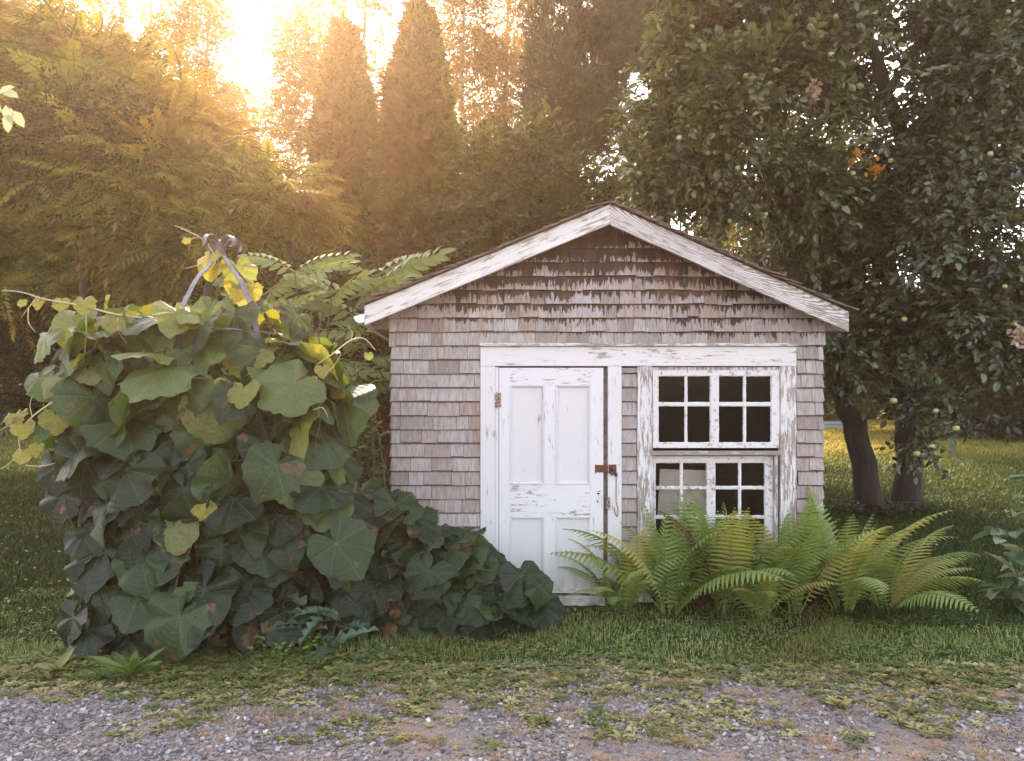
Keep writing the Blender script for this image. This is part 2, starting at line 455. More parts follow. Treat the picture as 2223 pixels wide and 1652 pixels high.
def twig(leaf, n=12, L=1.0, ls=.3, spread=.9, droop=.15, jit=.35, seed=0, stem=.008, rosette=False):
    r = np.random.default_rng(seed); g = Geo()
    P, D, U, S, R = [], [], [], [], []
    for i in range(n):
        t = (i + .6) / n if not rosette else .7 + .3 * i / n
        side = 1 if i % 2 else -1
        y = t * L; z = -droop * t * t * L
        d = np.array([side * spread, .6 + r.normal() * jit, r.normal() * jit - .1]) if not rosette else np.array([math.cos(i * 2.4) * .9, .35 + .2 * r.normal(), math.sin(i * 2.4) * .7])
        if i == n - 1: d = np.array([0, 1, -.15])
        P.append((0, y, z)); D.append(d); U.append(np.array([0, 0, 1]) + r.normal(size=3) * jit); S.append(ls * (.7 + .5 * r.random())); R.append(.5 + (r.random() - .5) * .5)
    g.inst(leaf, basis(np.array(D), np.array(U), np.array(S)), np.array(P), np.array(R))
    if stem:
        ys = np.linspace(0, L, 4)
        g.tube([(0, y, -droop * (y / L) ** 2 * L) for y in ys], [stem, stem * .8, stem * .6, stem * .3], 3, .1)
    return g.tpl()


def pinnate(n=8, leaf=None, L=1.0, ll=.3, droop=.3, seed=0):
    r = np.random.default_rng(seed); g = Geo(); P, D, U, S = [], [], [], []
    for i in range(n):
        t = .15 + .8 * i / (n - 1)
        for s in (-1, 1):
            P.append((0, t * L, -droop * t * t * L)); D.append((s, .55 + .25 * t + .1 * r.normal(), -.35 - .2 * r.random()))
            U.append((0, -.1, 1)); S.append(ll * (1 - .45 * abs(t - .5)) * (.9 + .2 * r.random()))
    P.append((0, L * .97, -droop * L)); D.append((0, 1, -.5)); U.append((0, 0, 1)); S.append(ll)
    g.inst(leaf, basis(np.array(D, float), np.array(U, float), np.array(S)), np.array(P), .5 + (r.random(len(P)) - .5) * .25)
    g.tube([(0, y * L, -droop * y * y * L) for y in (0, .5, 1)], [.012, .009, .004], 3, .2)
    return g.tpl()


def vine_leaf(seed):
    r = np.random.default_rng(seed)
    th0 = np.array([0, 14, 28, 42, 57, 74, 92, 110, 128, 146, 160, 172, 180])
    rr = np.array([.86, .76, .705, .70, .72, .675, .65, .655, .62, .55, .44, .25, .05])
    n = 44
    th = np.linspace(-180, 180, n, endpoint=False) + 180 / n
    R0 = np.interp(np.abs(th), th0, rr) * (1 + .04 * np.sin(np.arange(n) * math.pi) + .035 * r.normal(size=n))
    asym = 1 + .10 * r.normal() * np.sin(np.radians(th)); R0 *= asym
    rings = [.34, .68, 1.0]
    V, U = [(0, 0, 0)], [(0, 0)]
    a1, a2, ph = .14 + .26 * r.random(), .06 + .28 * r.random(), r.random() * 6.28
    fold = .04 + .32 * r.random()
    for q in rings:
        for i in range(n):
            t = math.radians(th[i]); R = R0[i] * q
            x, y = R * math.sin(t), R * math.cos(t)
            z = fold * abs(x) ** 1.2 - (a1 + .1) * max(y, 0) ** 2 - a2 * x * x * 1.3 - .35 * max(-y, 0) ** 1.3 * .6
            z += .055 * q * q * math.sin(5 * t + ph) + .03 * q * math.cos(8 * t) + .02 * q * r.normal()
            V.append((x, y, z)); U.append((x, y))
    fs = [(0, 1 + (i + 1) % n, 1 + i) for i in range(n) if i != n - 1]
    for k in range(2):
        for i in range(n):
            if i == n - 1: continue
            j = (i + 1) % n
            fs.append((1 + k * n + i, 1 + k * n + j, 1 + (k + 1) * n + j, 1 + (k + 1) * n + i))
    g = Geo(); g.polys(np.array(V), [f[::-1] for f in fs], .5, U); return g.tpl()


def frond(seed, L=1.0, a0=.15, a1=1.1, pairs=24):
    """one arching fern frond in the x,z plane: rises from the origin, bends towards +x"""
    r = np.random.default_rng(seed); g = Geo()
    n = 26; a = a0; P = [np.zeros(3)]; T = []
    for i in range(n):
        t = i / n; ang = a0 + (a1 - a0) * t ** 1.5
        d = np.array([math.sin(ang), 0.03 * math.sin(t * 5 + seed), math.cos(ang)]); T.append(d)
        P.append(P[-1] + d * L / n)
    T.append(T[-1]); P, T = np.array(P), np.array(T)
    g.tube(P[::2], np.linspace(.006, .0018, len(P[::2])), 4, .35)
    V, fs, R = [], [], []
    for i in range(pairs):
        t = .10 + .895 * (i / (pairs - 1)) ** .95
        f = t * n; k = min(int(f), n - 1); p = P[k] + (P[k + 1] - P[k]) * (f - k); d = T[k]
        ln = L * .155 * min(1, ((t - .06) / .32)) ** .9 * max(0.04, (1 - ((t - .42) / .60) ** 2 if t > .42 else 1)) ** .9
        hw = L * .0115 * (.5 + .5 * min(1, ln / (.12 * L)))
        nrm = np.cross(d, (0, 1, 0)); nrm = -nrm / np.linalg.norm(nrm)
        if nrm[2] < 0: nrm = -nrm
        for s in (-1, 1):
            sd = np.array([0, s, 0]) * .93 + d * (.32 + .10 * t) - nrm * (.08 + .1 * r.random())
            sd /= np.linalg.norm(sd); l2 = ln * (.9 + .2 * r.random())
            across = np.cross(sd, nrm); across /= np.linalg.norm(across)
            b = len(V); m = 7
            for q in range(m):
                u = q / (m - 1)
                wv = hw * (1 - u ** 2.2) * (1.0 if q % 2 == 0 else 1.25) + .0006
                c = p + sd * l2 * u - nrm * l2 * .22 * u * u + across * 0
                V += [c - across * wv, c + nrm * wv * -.25, c + across * wv]; R += [.5 + (r.random() - .5) * .2] * 3
            for q in range(m - 1):
                o = b + q * 3
                fs += [(o, o + 1, o + 4, o + 3), (o + 1, o + 2, o + 5, o + 4)]
    g.polys(np.array(V), fs, np.array(R)); return g.tpl()


LEAF = simple_leaf(.55, .18, .18); LEAF1 = simple_leaf(.6, .15, .1, 1); LANCE = simple_leaf(.32, .15, .2, 1)
LEAFLET = simple_leaf(.42, .2, .25)
TW_APPLE = [twig(LEAF, 11, .34, .085, .8, .2, .45, s, .004) for s in range(5)]
TW_SMALL = [twig(LEAF1, 14, .5, .075, .9, .2, .5, 20 + s, .004) for s in range(4)]
TW_BUSH = [twig(LEAF1, 12, .45, .11, .9, .25, .45, 30 + s, .004) for s in range(4)]
PIN = [pinnate(8, simple_leaf(.30, .15, .2, 1), .36, .115, .4, s) for s in range(3)]


def pin_twig(seed):
    r = np.random.default_rng(seed); g = Geo()
    for i in range(6):
        s = 1 if i % 2 else -1; t = (i + 1) / 6
        D = np.array([[s * .8, .6 + .2 * r.normal(), -.1 + .2 * r.normal()]]) if i < 5 else np.array([[0, 1, -.1]])
        g.inst(PIN[i % 3], basis(D, np.array([[r.normal() * .2, r.normal() * .2, 1]]), .85 + .4 * r.random()), np.array([[0, t * .5, -.06 * t]]), np.array([.5 + (r.random() - .5) * .3]))
    g.tube([(0, 0, 0), (0, .25, 0), (0, .5, -.06)], [.01, .008, .004], 3, .1)
    return g.tpl()


TW_PIN = [pin_twig(s) for s in range(4)]


def thuja_spray(seed):
    r = np.random.default_rng(seed); g = Geo()
    for i in range(11):
        a = (i - 5) * .2 + r.normal() * .06; l = .17 * (1 - .055 * abs(i - 5)) * (.8 + .4 * r.random())
        d = np.array([math.sin(a), math.cos(a), 0]); c = np.array([-d[1], d[0], 0]); p0 = d * .015
        w = .017
        pts = [p0, p0 + d * l * .5 + c * w + (0, 0, .015 * r.normal()), p0 + d * l * .5 - c * w + (0, 0, .015 * r.normal()),
               p0 + d * l + (.03 * math.sin(a * 3), 0, -.03 - .03 * r.random()), p0 + d * l * .75 + c * w * 2 + (0, 0, -.015)]
        g.polys(np.array(pts), [(0, 2, 3, 1), (1, 3, 4)], .5 + (r.random() - .5) * .3)
    return g.tpl()


TH = [thuja_spray(s) for s in range(4)]


def pine_tuft(seed):
    r = np.random.default_rng(seed); g = Geo()
    for i in range(26):
        d = r.normal(size=3) * .55 + np.array([0, .75, 0]); d /= np.linalg.norm(d)
        c = np.cross(d, r.normal(size=3)); c /= np.linalg.norm(c); l = .13 * (.8 + .4 * r.random()); b = np.array([0, .10 * r.random(), 0])
        g.polys(np.array([b - c * .0045, b + c * .0045, b + d * l]), [(0, 1, 2)], .5 + (r.random() - .5) * .3)
    g.tube([(0, -.15, 0), (0, .08, 0)], [.006, .004], 3, .05)
    return g.tpl()


TUFT = [pine_tuft(s) for s in range(4)]


# ------------------------------------------------------------------ plants
def blob(px, py, d, rx, ry, rd=None):
    c = W(px, py, d); a = rx * d / F; b = ry * d / F
    return c, np.array([a, rd if rd else (a + b) / 2, b])


def cloud(blobs, n, shell=.55, gap=None, gfreq=1.2, seed=1):
    r = np.random.default_rng(seed)
    vol = np.array([b[1].prod() ** .7 for b in blobs]); k = r.choice(len(blobs), n, p=vol / vol.sum())
    u = r.normal(size=(n, 3)); u /= np.linalg.norm(u, axis=1)[:, None]
    q = shell + (1 - shell) * r.random(n) ** .7
    q *= 1 + .12 * r.normal(size=n)
    c = np.array([b[0] for b in blobs])[k]; s = np.array([b[1] for b in blobs])[k]
    P = c + u * s * q[:, None]; O = u / s; O /= np.linalg.norm(O, axis=1)[:, None]
    if gap is not None:
        keep = np.array([noise.noise(Vector((p[0] * gfreq, p[1] * gfreq, p[2] * gfreq + seed))) > gap for p in P])
        P, O, k = P[keep], O[keep], k[keep]
    return P, O, k


def smooth_path(pts, n=14, jit=0.0, r=rng):
    P = np.array(pts, float); t = np.linspace(0, len(P) - 1, n)
    out = np.zeros((n, 3))
    for j, q in enumerate(t):
        i = min(int(q), len(P) - 2); f = q - i
        p0 = P[max(i - 1, 0)]; p1 = P[i]; p2 = P[i + 1]; p3 = P[min(i + 2, len(P) - 1)]
        out[j] = .5 * ((2 * p1) + (-p0 + p2) * f + (2 * p0 - 5 * p1 + 4 * p2 - p3) * f * f + (-p0 + 3 * p1 - 3 * p2 + p3) * f ** 3)
    if jit: out[1:-1] += r.normal(size=(n - 2, 3)) * jit
    return out


def tree(name, label, cat, trunk, r0, r1, blobs, tpls, n, leaf, bark, scale=1.0, shell=.55, gap=None, gfreq=1.2, seed=1, up=.25, droop=.0,
         limb_r=.35, subs=7, group=None, flat=1.0, sides=9, extra=None, bias=None, cloudpts=None, open_along=None):
    r = np.random.default_rng(seed)
    base = np.array(trunk[0], float); base[2] = float(gz(base[0], base[1])) - .05
    trunk = [base] + [np.array(p, float) for p in trunk[1:]]
    t = thing(name, label, cat, base, group)
    path = smooth_path(trunk, 26, .012 * r0 / .1, r)
    rad = np.linspace(r0, r1, 26); rad[0] *= 1.35; rad[1] *= 1.15; rad[2] *= 1.05; rad = rad * (1 + .05 * r.normal(size=26))
    g = Geo(); g.tube(path, rad, sides, .5)
    P, O, k = cloudpts if cloudpts is not None else cloud(blobs, n, shell, gap, gfreq, seed)
    for bi, (c, s) in enumerate(blobs):
        zmax = c[2] - .25 * s[2]
        cand = [i for i in range(3, 26) if path[i][2] < zmax] or [6]
        dd = [np.linalg.norm(path[i] - c) for i in cand]; i0 = cand[int(np.argmin(dd))]
        i0 = max(3, i0 - int(r.integers(0, 3)))
        a = path[i0]; m = (a + c) / 2 + np.array([0, 0, .12 * np.linalg.norm(c - a)]) + r.normal(size=3) * .06 * np.linalg.norm(c - a)
        lp = smooth_path([a, m, c + r.normal(size=3) * s * .15], 12, .012, r); lr = min(rad[i0] * .7, limb_r * r0 * (.6 + .8 * min(1, s.mean())))
        g.tube(lp, np.linspace(lr, lr * .3, 12), 6, .5)
        idx = np.where(k == bi)[0]
        if len(idx):
            for q in r.choice(idx, min(subs, len(idx)), replace=False):
                st = lp[int(r.integers(4, 12))]; e = P[q]
                md = (st + e) / 2 + r.normal(size=3) * .08
                g.tube(smooth_path([st, md, e], 6, .01, r), np.linspace(lr * .32, .005, 6), 4, .5)
    if extra: extra(g)
    g.build('trunk', bark, t, base, smooth=True)
    if open_along:
        pp = np.stack([CX + P[:, 0] * F / P[:, 1], HY - (P[:, 2] - H) * F / P[:, 1]], 1); near = np.full(len(P), 1e9)
        for a_, b_ in zip(open_along[:-1], open_along[1:]):
            a_, b_ = np.array(a_, float), np.array(b_, float); tt = np.clip(((pp - a_) @ (b_ - a_)) / ((b_ - a_) @ (b_ - a_)), 0, 1)
            near = np.minimum(near, np.linalg.norm(pp - (a_ + tt[:, None] * (b_ - a_)), axis=1))
        kp = (near > 26) | (r.random(len(near)) < .14); P, O = P[kp], O[kp]
    N = len(P)
    D = O * .75 + r.normal(size=(N, 3)) * .55 + np.array([0, 0, up - droop]); D *= np.array([1, 1, flat])
    U = np.array([0, 0, 1.]) + r.normal(size=(N, 3)) * .35 + O * .35
    S = scale * (.75 + .5 * r.random(N)); kt = r.integers(0, len(tpls), N)
    R = np.clip(.45 + .26 * r.normal(size=N), 0, 1)
    f = Geo()
    for q in range(len(tpls)):
        w = kt == q
        f.inst(tpls[q], basis(D[w], U[w], S[w]), P[w], R[w])
    f.build('crown', leaf, t, base)
    return t, P


# ============================================================ GROUND
ax = np.concatenate([np.linspace(-75, -12, 24), np.linspace(-11.5, 12, 80), np.linspace(13, 75, 24)])
ay = np.concatenate([np.linspace(-60, 2, 16), np.linspace(2.3, 26, 90), np.linspace(27, 80, 20)])
X, Y = np.meshgrid(ax, ay); Z = gz(X, Y)
g = Geo(); nx = len(ax)
g.polys(np.stack([X.ravel(), Y.ravel(), Z.ravel()], 1), [(j * nx + i, j * nx + i + 1, (j + 1) * nx + i + 1, (j + 1) * nx + i) for j in range(len(ay) - 1) for i in range(nx - 1)])
tag(g.build('ground', M['ground'], smooth=True), kind='structure')


def edge_y(x):       # where the drive gives way to the grass
    return 4.50 + .15 * np.sin(x * 1.5 + .6) + .10 * np.sin(x * 4.3) + .05 * np.sin(x * 9.1 + 2) - .10 * (x < -1.2) * np.minimum(1, (-1.2 - x))


xs = np.linspace(-40, 40, 400); g = Geo()
V = [(x, -20, .006) for x in xs] + [(x, float(edge_y(x)), .006) for x in xs]
g.polys(np.array(V), [(i, i + 1, 401 + i, 400 + i) for i in range(399)])
tag(g.build('gravel_drive', M['drive']), kind='structure')

# crushed stones
g = Geo(); tp = []
for s in range(6):
    r = np.random.default_rng(100 + s)
    V = np.array([(x, y, z) for x in (-1, 1) for y in (-1, 1) for z in (-1, 1)], float) * (1, .75, .5)
    V *= 1 + .35 * (r.random((8, 3)) - .5); q = Geo()
    q.polys(V, [(0, 1, 3, 2), (4, 6, 7, 5), (0, 4, 5, 1), (2, 3, 7, 6), (0, 2, 6, 4), (1, 5, 7, 3)]); tp.append(q.tpl())
N = 46000
px = rng.uniform(-3.9, 3.9, N); py = 2.9 + rng.random(N) ** 1.15 * 2.0
den = np.array([noise.noise(Vector((a * 1.3, b * 1.6, 3))) for a, b in zip(px, py)])
ok = (py < edge_y(px) + .05 + .12 * rng.random(N)) & (den + .55 * rng.random(N) > .06 - .12 * (px < -1.5) + .25 * (py - 3.9).clip(0, 1))
px, py = px[ok], py[ok]; N = len(px)
S = .0045 + .0095 * rng.random(N) ** 3.0
D = unit(N) * (1, 1, .25); U = np.array([0, 0, 1.]) + .35 * rng.normal(size=(N, 3))
Mx = basis(D, U, S); P = np.stack([px, py, gz(px, py) + .008 + S * .15], 1); kt = rng.integers(0, 6, N); R = np.clip(.45 + .25 * rng.normal(size=N), 0, 1)
for q in range(6): g.inst(tp[q], Mx[kt == q], P[kt == q], R[kt == q])
tag(g.build('gravel', M['stone']), kind='stuff')

# ============================================================ GRASS
blade = Geo(); blade.polys(np.array([(-.5, 0, 0), (.5, 0, 0), (.32, .18, .55), (-.32, .18, .55), (0, .55, 1.)]), [(0, 1, 2, 3), (3, 2, 4)]); BL = blade.tpl()
clover = Geo()
for a in (0, 2.1, 4.2):
    c, s_ = math.cos(a), math.sin(a)
    pts = [(0, 0, 1), (.28, .42, 1.02), (0, .75, .95), (-.28, .42, 1.02)]
    clover.polys(np.array([(x * c - y * s_, x * s_ + y * c, z) for x, y, z in pts]), [(0, 1, 2, 3)])
clover.polys(np.array([(-.04, 0, 0), (.04, 0, 0), (0, 0, 1)]), [(0, 1, 2)]); CL = clover.tpl()


def inshed(x, y): return (x > -1.0) & (x < 2.58) & (y > 6.2) & (y < 10.6)


def grass(px, py, h, w, seed, dens=None):
    N = len(px); yaw = rng.random(N) * 6.283
    c, s_ = np.cos(yaw), np.sin(yaw)
    M_ = np.zeros((N, 3, 3)); lean = .7 + .8 * rng.random(N)
    M_[:, 0, 0] = c * w; M_[:, 1, 0] = s_ * w
    M_[:, 0, 1] = -s_ * h * lean; M_[:, 1, 1] = c * h * lean
    M_[:, 2, 2] = h
    return M_, np.stack([px, py, gz(px, py)], 1)


g = Geo()
# strip before the shed
N = 80000
px = rng.uniform(-4.3, 4.9, N); py = rng.uniform(4.1, 6.5, N)
den = np.array([noise.noise(Vector((a * 1.9, b * 2.4, 9))) for a, b in zip(px, py)])
fade = np.clip((py - edge_y(px) + .22) / .52, 0, 1)
ok = (rng.random(N) < fade ** 1.3 * np.maximum(.5, .75 + .8 * den)) & ~inshed(px, py) & ~((px > -.25) & (px < .75) & (py > 6.05))
px, py, den, fade = px[ok], py[ok], den[ok], fade[ok]; N = len(px)
h = (.018 + .030 * rng.random(N)) * (.5 + .5 * fade) * (1 + .6 * den)
R = np.clip(.42 + .28 * rng.normal(size=N) + .45 * (1 - fade) + .25 * (den < -.1), 0, 1)
M_, P = grass(px, py, h, .0045 + .003 * rng.random(N), 1)
cl = (np.array([noise.noise(Vector((a * 2.7, b * 2.7, 31))) for a, b in zip(px, py)]) > .02) & (rng.random(N) < .6)
g.inst(BL, M_[~cl], P[~cl], R[~cl])
q = M_[cl].copy(); hh = h[cl] * .75; q[:, :, :] = 0; yw = rng.random(cl.sum()) * 6.28; sc = .013 + .008 * rng.random(cl.sum())
q[:, 0, 0] = np.cos(yw) * sc; q[:, 1, 0] = np.sin(yw) * sc; q[:, 0, 1] = -np.sin(yw) * sc; q[:, 1, 1] = np.cos(yw) * sc; q[:, 2, 2] = hh; q[:, 2, 1] = .3 * sc * rng.normal(size=cl.sum())
g.inst(CL, q, P[cl], np.clip(R[cl] - .08, 0, 1))
tag(g.build('grass', M['grass']), kind='stuff')
g = Geo()
# lawns beside and beyond
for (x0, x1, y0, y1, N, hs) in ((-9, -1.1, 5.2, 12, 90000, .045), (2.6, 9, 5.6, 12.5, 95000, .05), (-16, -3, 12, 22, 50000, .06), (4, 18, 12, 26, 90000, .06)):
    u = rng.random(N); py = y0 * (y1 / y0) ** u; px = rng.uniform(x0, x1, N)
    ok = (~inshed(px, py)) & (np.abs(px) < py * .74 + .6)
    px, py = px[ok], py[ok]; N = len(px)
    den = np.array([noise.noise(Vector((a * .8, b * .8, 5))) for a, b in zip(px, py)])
    far = np.clip((py - 12.5) / 3, 0, 1) * (px > 0)  # far blades turn golden: the sunlit strip is put into their colour
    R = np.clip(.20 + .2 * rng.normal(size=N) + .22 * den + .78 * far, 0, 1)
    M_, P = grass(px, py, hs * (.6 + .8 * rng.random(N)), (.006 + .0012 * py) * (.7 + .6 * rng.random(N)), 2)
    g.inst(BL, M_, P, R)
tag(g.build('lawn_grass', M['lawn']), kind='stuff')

# pale fallen leaves on the lawn
g = Geo(); N = 1500
px = np.concatenate([rng.uniform(-6.5, -2, 900), rng.uniform(2.8, 9, 600)]); py = np.concatenate([5.2 + rng.random(900) ** 1.2 * 6, 6 + rng.random(600) * 9])
g.inst(LEAF1, basis(unit(N) * (1, 1, .2), np.array([0, 0, 1.]) + .4 * rng.normal(size=(N, 3)), .022 + .03 * rng.random(N)), np.stack([px, py, gz(px, py) + .045], 1), np.clip(.7 + .25 * rng.normal(size=N), 0, 1))
tag(g.build('fallen_leaves', M['dead_leaf']), kind='stuff')


# low weeds in the drive and along its edge
def rosette(leaf, n, L, rise, seed):
    r = np.random.default_rng(seed); g = Geo(); a = np.arange(n) * 2.4 + r.random(n) * .6
    D = np.stack([np.cos(a), np.sin(a), rise + .3 * r.random(n)], 1)
    g.inst(leaf, basis(D, np.tile([0, 0, 1.], (n, 1)) + .2 * r.normal(size=(n, 3)), L * (.6 + .6 * r.random(n))), np.tile([0, 0, .004], (n, 1)) + D * .008, .5 + (r.random(n) - .5) * .5)
    return g.tpl()


def place(tpls, px, py, sc, R=None, dz=.006):
    N = len(px); yaw = rng.random(N) * 6.28; Mx = np.zeros((N, 3, 3)); sc = np.broadcast_to(sc, (N,))
    Mx[:, 0, 0] = np.cos(yaw) * sc; Mx[:, 1, 0] = np.sin(yaw) * sc; Mx[:, 0, 1] = -np.sin(yaw) * sc; Mx[:, 1, 1] = np.cos(yaw) * sc; Mx[:, 2, 2] = sc
    P = np.stack([px, py, gz(px, py) + dz], 1); kt = rng.integers(0, len(tpls), N); g = Geo()
    R = np.clip(.5 + .25 * rng.normal(size=N), 0, 1) if R is None else R
    for q in range(len(tpls)):
        w = kt == q
        if w.any(): g.inst(tpls[q], Mx[w], P[w], R[w])
    return g


OV = simple_leaf(.5, .15, .25)
ROS = [rosette(OV, 8, .05, .3, s) for s in range(4)] + [rosette(simple_leaf(.3, .2, .2), 9, .06, .5, 9)]
N = 9000; px = rng.uniform(-3.6, 3.8, N); py = 3.0 + 1.75 * rng.random(N) ** .8
den = np.array([noise.noise(Vector((a * 1.5, b * 2.0, 17))) + .5 * noise.noise(Vector((a * 5, b * 5, 7))) for a, b in zip(px, py)])
ok = den + .9 * (py - 4.05) - .28 * (px < -1.3) * (py < 4.2) > -.22 + .34 * rng.random(len(px))
px, py = px[ok], py[ok]
ok2 = rng.random(len(px)) < .55
gw = place(ROS, px[~ok2], py[~ok2], .3 + .75 * rng.random((~ok2).sum()) ** 2.2)
px, py = px[ok2], py[ok2]
g = place(ROS, px, py, (.28 + .62 * rng.random(len(px)) ** 1.8), np.clip(.55 + .25 * rng.normal(size=len(px)), 0, 1))
tag(g.build('dry_weeds', M['leaf_weed_dry']), kind='stuff')
N = 1700; px = rng.uniform(-3.9, 4.2, N); py = edge_y(px) + rng.normal(size=N) * .16 + .05
ok = rng.random(N) < np.where(px < -.9, .9, .5)
px, py = px[ok], py[ok]
g = place(ROS, px, py, .3 + .7 * rng.random(len(px)) ** 1.5)
N = 600; px2 = rng.uniform(-3.2, -.7, N); py2 = 4.45 + .55 * rng.random(N)
g2 = place(ROS, px2, py2, .6 + .8 * rng.random(N))
t2 = gw.tpl(); g.raw(t2.V, t2.I, t2.T, t2.R, t2.U)
t2 = g2.tpl(); g.raw(t2.V, t2.I, t2.T, t2.R, t2.U)
tag(g.build('low_weeds', M['leaf_weed']), kind='stuff')
# dead grass tufts
tf = []
for s in range(3):
    q = Geo(); r = np.random.default_rng(s); n = 46; a = r.random(n) * 6.28; c, s_ = np.cos(a), np.sin(a); hh = .05 + .05 * r.random(n)
    M_ = np.zeros((n, 3, 3)); M_[:, 0, 0] = c * .003; M_[:, 1, 0] = s_ * .003; M_[:, 0, 1] = -s_ * hh * 2; M_[:, 1, 1] = c * hh * 2; M_[:, 2, 2] = hh * .45
    q.inst(BL, M_, np.stack([.03 * r.normal(size=n), .03 * r.normal(size=n), np.zeros(n)], 1), r.random(n)); tf.append(q.tpl())
px = np.concatenate([[-.02, .30, .52, 1.02, 1.38, 2.3, -.55], rng.uniform(-1.6, 3.4, 220)]); py = np.concatenate([[3.95, 3.95, 4.10, 3.75, 4.2, 3.9, 4.25], 3.2 + 1.35 * rng.random(220)])
tag(place(tf, px, py, .35 + .6 * rng.random(len(px))).build('dead_grass', M['straw']), kind='stuff')

# ============================================================ SHED
D0 = 6.2; SY = D0
sx = lambda px: (px - CX) * D0 / F
sz = lambda py: H - (py - HY) * D0 / F
O = np.array([.8, D0, 0.0])
shed = thing('shed', 'small grey cedar shingled shed with white peeling trim and low gable roof', 'shed', O)
XL, XR = sx(850), sx(1786)
BACK = D0 + 4.4
DR = 5.94
rx = lambda px: (px - CX) * DR / F
rz = lambda py: H - (py - HY) * DR / F
AP = (rx(1325), rz(443)); EL = (rx(791), rz(664)); ER = (rx(1843), rz(676))


def roof_z(x):
    x = np.asarray(x, float)
    return np.where(x < AP[0], EL[1] + (x - EL[0]) * (AP[1] - EL[1]) / (AP[0] - EL[0]), ER[1] + (x - ER[0]) * (AP[1] - ER[1]) / (AP[0] - ER[0]))


tr_l, tr_r, tr_top = sx(1043), sx(1728), sz(746)
st_l, st_r = sx(1349), sx(1382)
wt = .04
# sheathing with its two openings
g = Geo(); y0, y1 = D0 + .004, D0 + .09
lowz = lambda x: float(roof_z(x)) - .05
g.prism([(XL, -.1), (tr_l, -.1), (tr_l, tr_top), (tr_r, tr_top), (tr_r, -.1), (XR, -.1), (XR, lowz(XR)), (AP[0], AP[1] - .05), (XL, lowz(XL))], y0, y1)
g.box(sx(1320), sx(1414), y0 + .002, y1, -.1, tr_top - .001)
g.box(sx(1414) + .001, tr_r - .001, y0 + .002, y1, -.1, sz(1222))
g.box(sx(1690), tr_r - .002, y0 + .003, y1 - .002, sz(1222) + .001, tr_top - .002)
g.box(tr_l + .001, sx(1080), y0 + .002, y1, -.1, tr_top - .001)
g.build('sheathing', M['dark_wood'], shed, O)
g = Geo()
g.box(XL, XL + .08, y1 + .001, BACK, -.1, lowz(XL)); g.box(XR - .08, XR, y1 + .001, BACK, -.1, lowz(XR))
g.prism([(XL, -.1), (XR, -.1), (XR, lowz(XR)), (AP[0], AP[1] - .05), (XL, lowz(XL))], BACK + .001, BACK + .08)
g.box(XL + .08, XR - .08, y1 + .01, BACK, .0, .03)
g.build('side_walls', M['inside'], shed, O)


def shingles(g, u0, u1, z0, z1, place_, top=None, expo=.1165, wmin=.075, wmax=.20, single=False, seed=0, phase=0.0):
    r = np.random.default_rng(seed); z = z0 + phase; row = 0
    while z < z1:
        u = u0 + (0 if single else -r.random() * .12)
        while u < u1 - .004:
            w = (u1 - u0) if single else wmin + (wmax - wmin) * r.random() ** 1.3
            a, b = max(u, u0) + .0018, min(u + w, u1) - .0018
            if u1 - (u + w) < .035: b = u1 - .0018; w = u1 - u + .01
            u += w
            if b - a < .012: continue
            zb = z + r.normal() * .0035; tl = tr = z + expo + .022
            zb2 = zb + r.normal() * .0015
            if top is not None:
                ta, tb = top(a), top(b)
                if max(ta, tb) < zb + .012: continue
                tl, tr = min(tl, max(ta, zb + .006)), min(tr, max(tb, zb + .006))
            th = .020 + .005 * r.random(); tt = .002
            k = expo + .022
            f = lambda zz: tt + (th - tt) * max(0, 1 - (zz - zb) / k)
            cup = r.normal() * .0015
            V = [place_(a, f(zb) + cup, zb), place_(b, f(zb) - cup, zb2), place_(b, f(tr), tr), place_(a, f(tl), tl), place_(a, -.003, zb), place_(b, -.003, zb2), place_(b, -.003, tr), place_(a, -.003, tl)]
            fs = [(0, 1, 2, 3), (0, 4, 5, 1), (1, 5, 6, 2), (0, 3, 7, 4)]
            U_ = [(a, 0), (b, 0), (b, (tr - z) / expo), (a, (tl - z) / expo)] * 2
            g.polys(np.array(V), fs, np.clip(.5 + .24 * r.normal(), 0, 1), U_)
        z += expo; row += 1


g = Geo()
front = lambda u, o, z: (u, D0 + .003 - o, z)
gz0 = sz(720); ex = .1165
kk = int(math.ceil((gz0 + .02) / ex)); z00 = gz0 - kk * ex
soff = lambda x: float(roof_z(x)) - .02
ztop_course = z00
rows_to = lambda zt: zt
n0 = math.ceil((tr_top - z00) / ex); zt0 = z00 + (n0 - 1.5) * ex
shingles(g, XL, tr_l - .002, z00, zt0, front, lambda x: tr_top + .2, ex, seed=3, wmin=.10, wmax=.30)
shingles(g, tr_r + .002, XR, z00, zt0, front, lambda x: tr_top + .2, ex, seed=4)
shingles(g, st_l, st_r, z00 + .004, sz(800), front, lambda x: sz(799), ex, single=True, seed=5)
shingles(g, XL - .02, XR + .02, z00 + (n0 - 1) * ex, 3.5, front, soff, ex, seed=6, wmin=.085, wmax=.24)
side_l = lambda u, o, z: (XL - o + .003, u, z)
side_r = lambda u, o, z: (XR + o - .003, u, z)
shingles(g, D0 + .01, BACK, z00, 2.45, side_l, lambda x: lowz(XL), ex, seed=7)
shingles(g, D0 + .01, BACK, z00, 2.45, side_r, lambda x: lowz(XR), ex, seed=8)
g.build('shingle_siding', M['shingle'], shed, O)

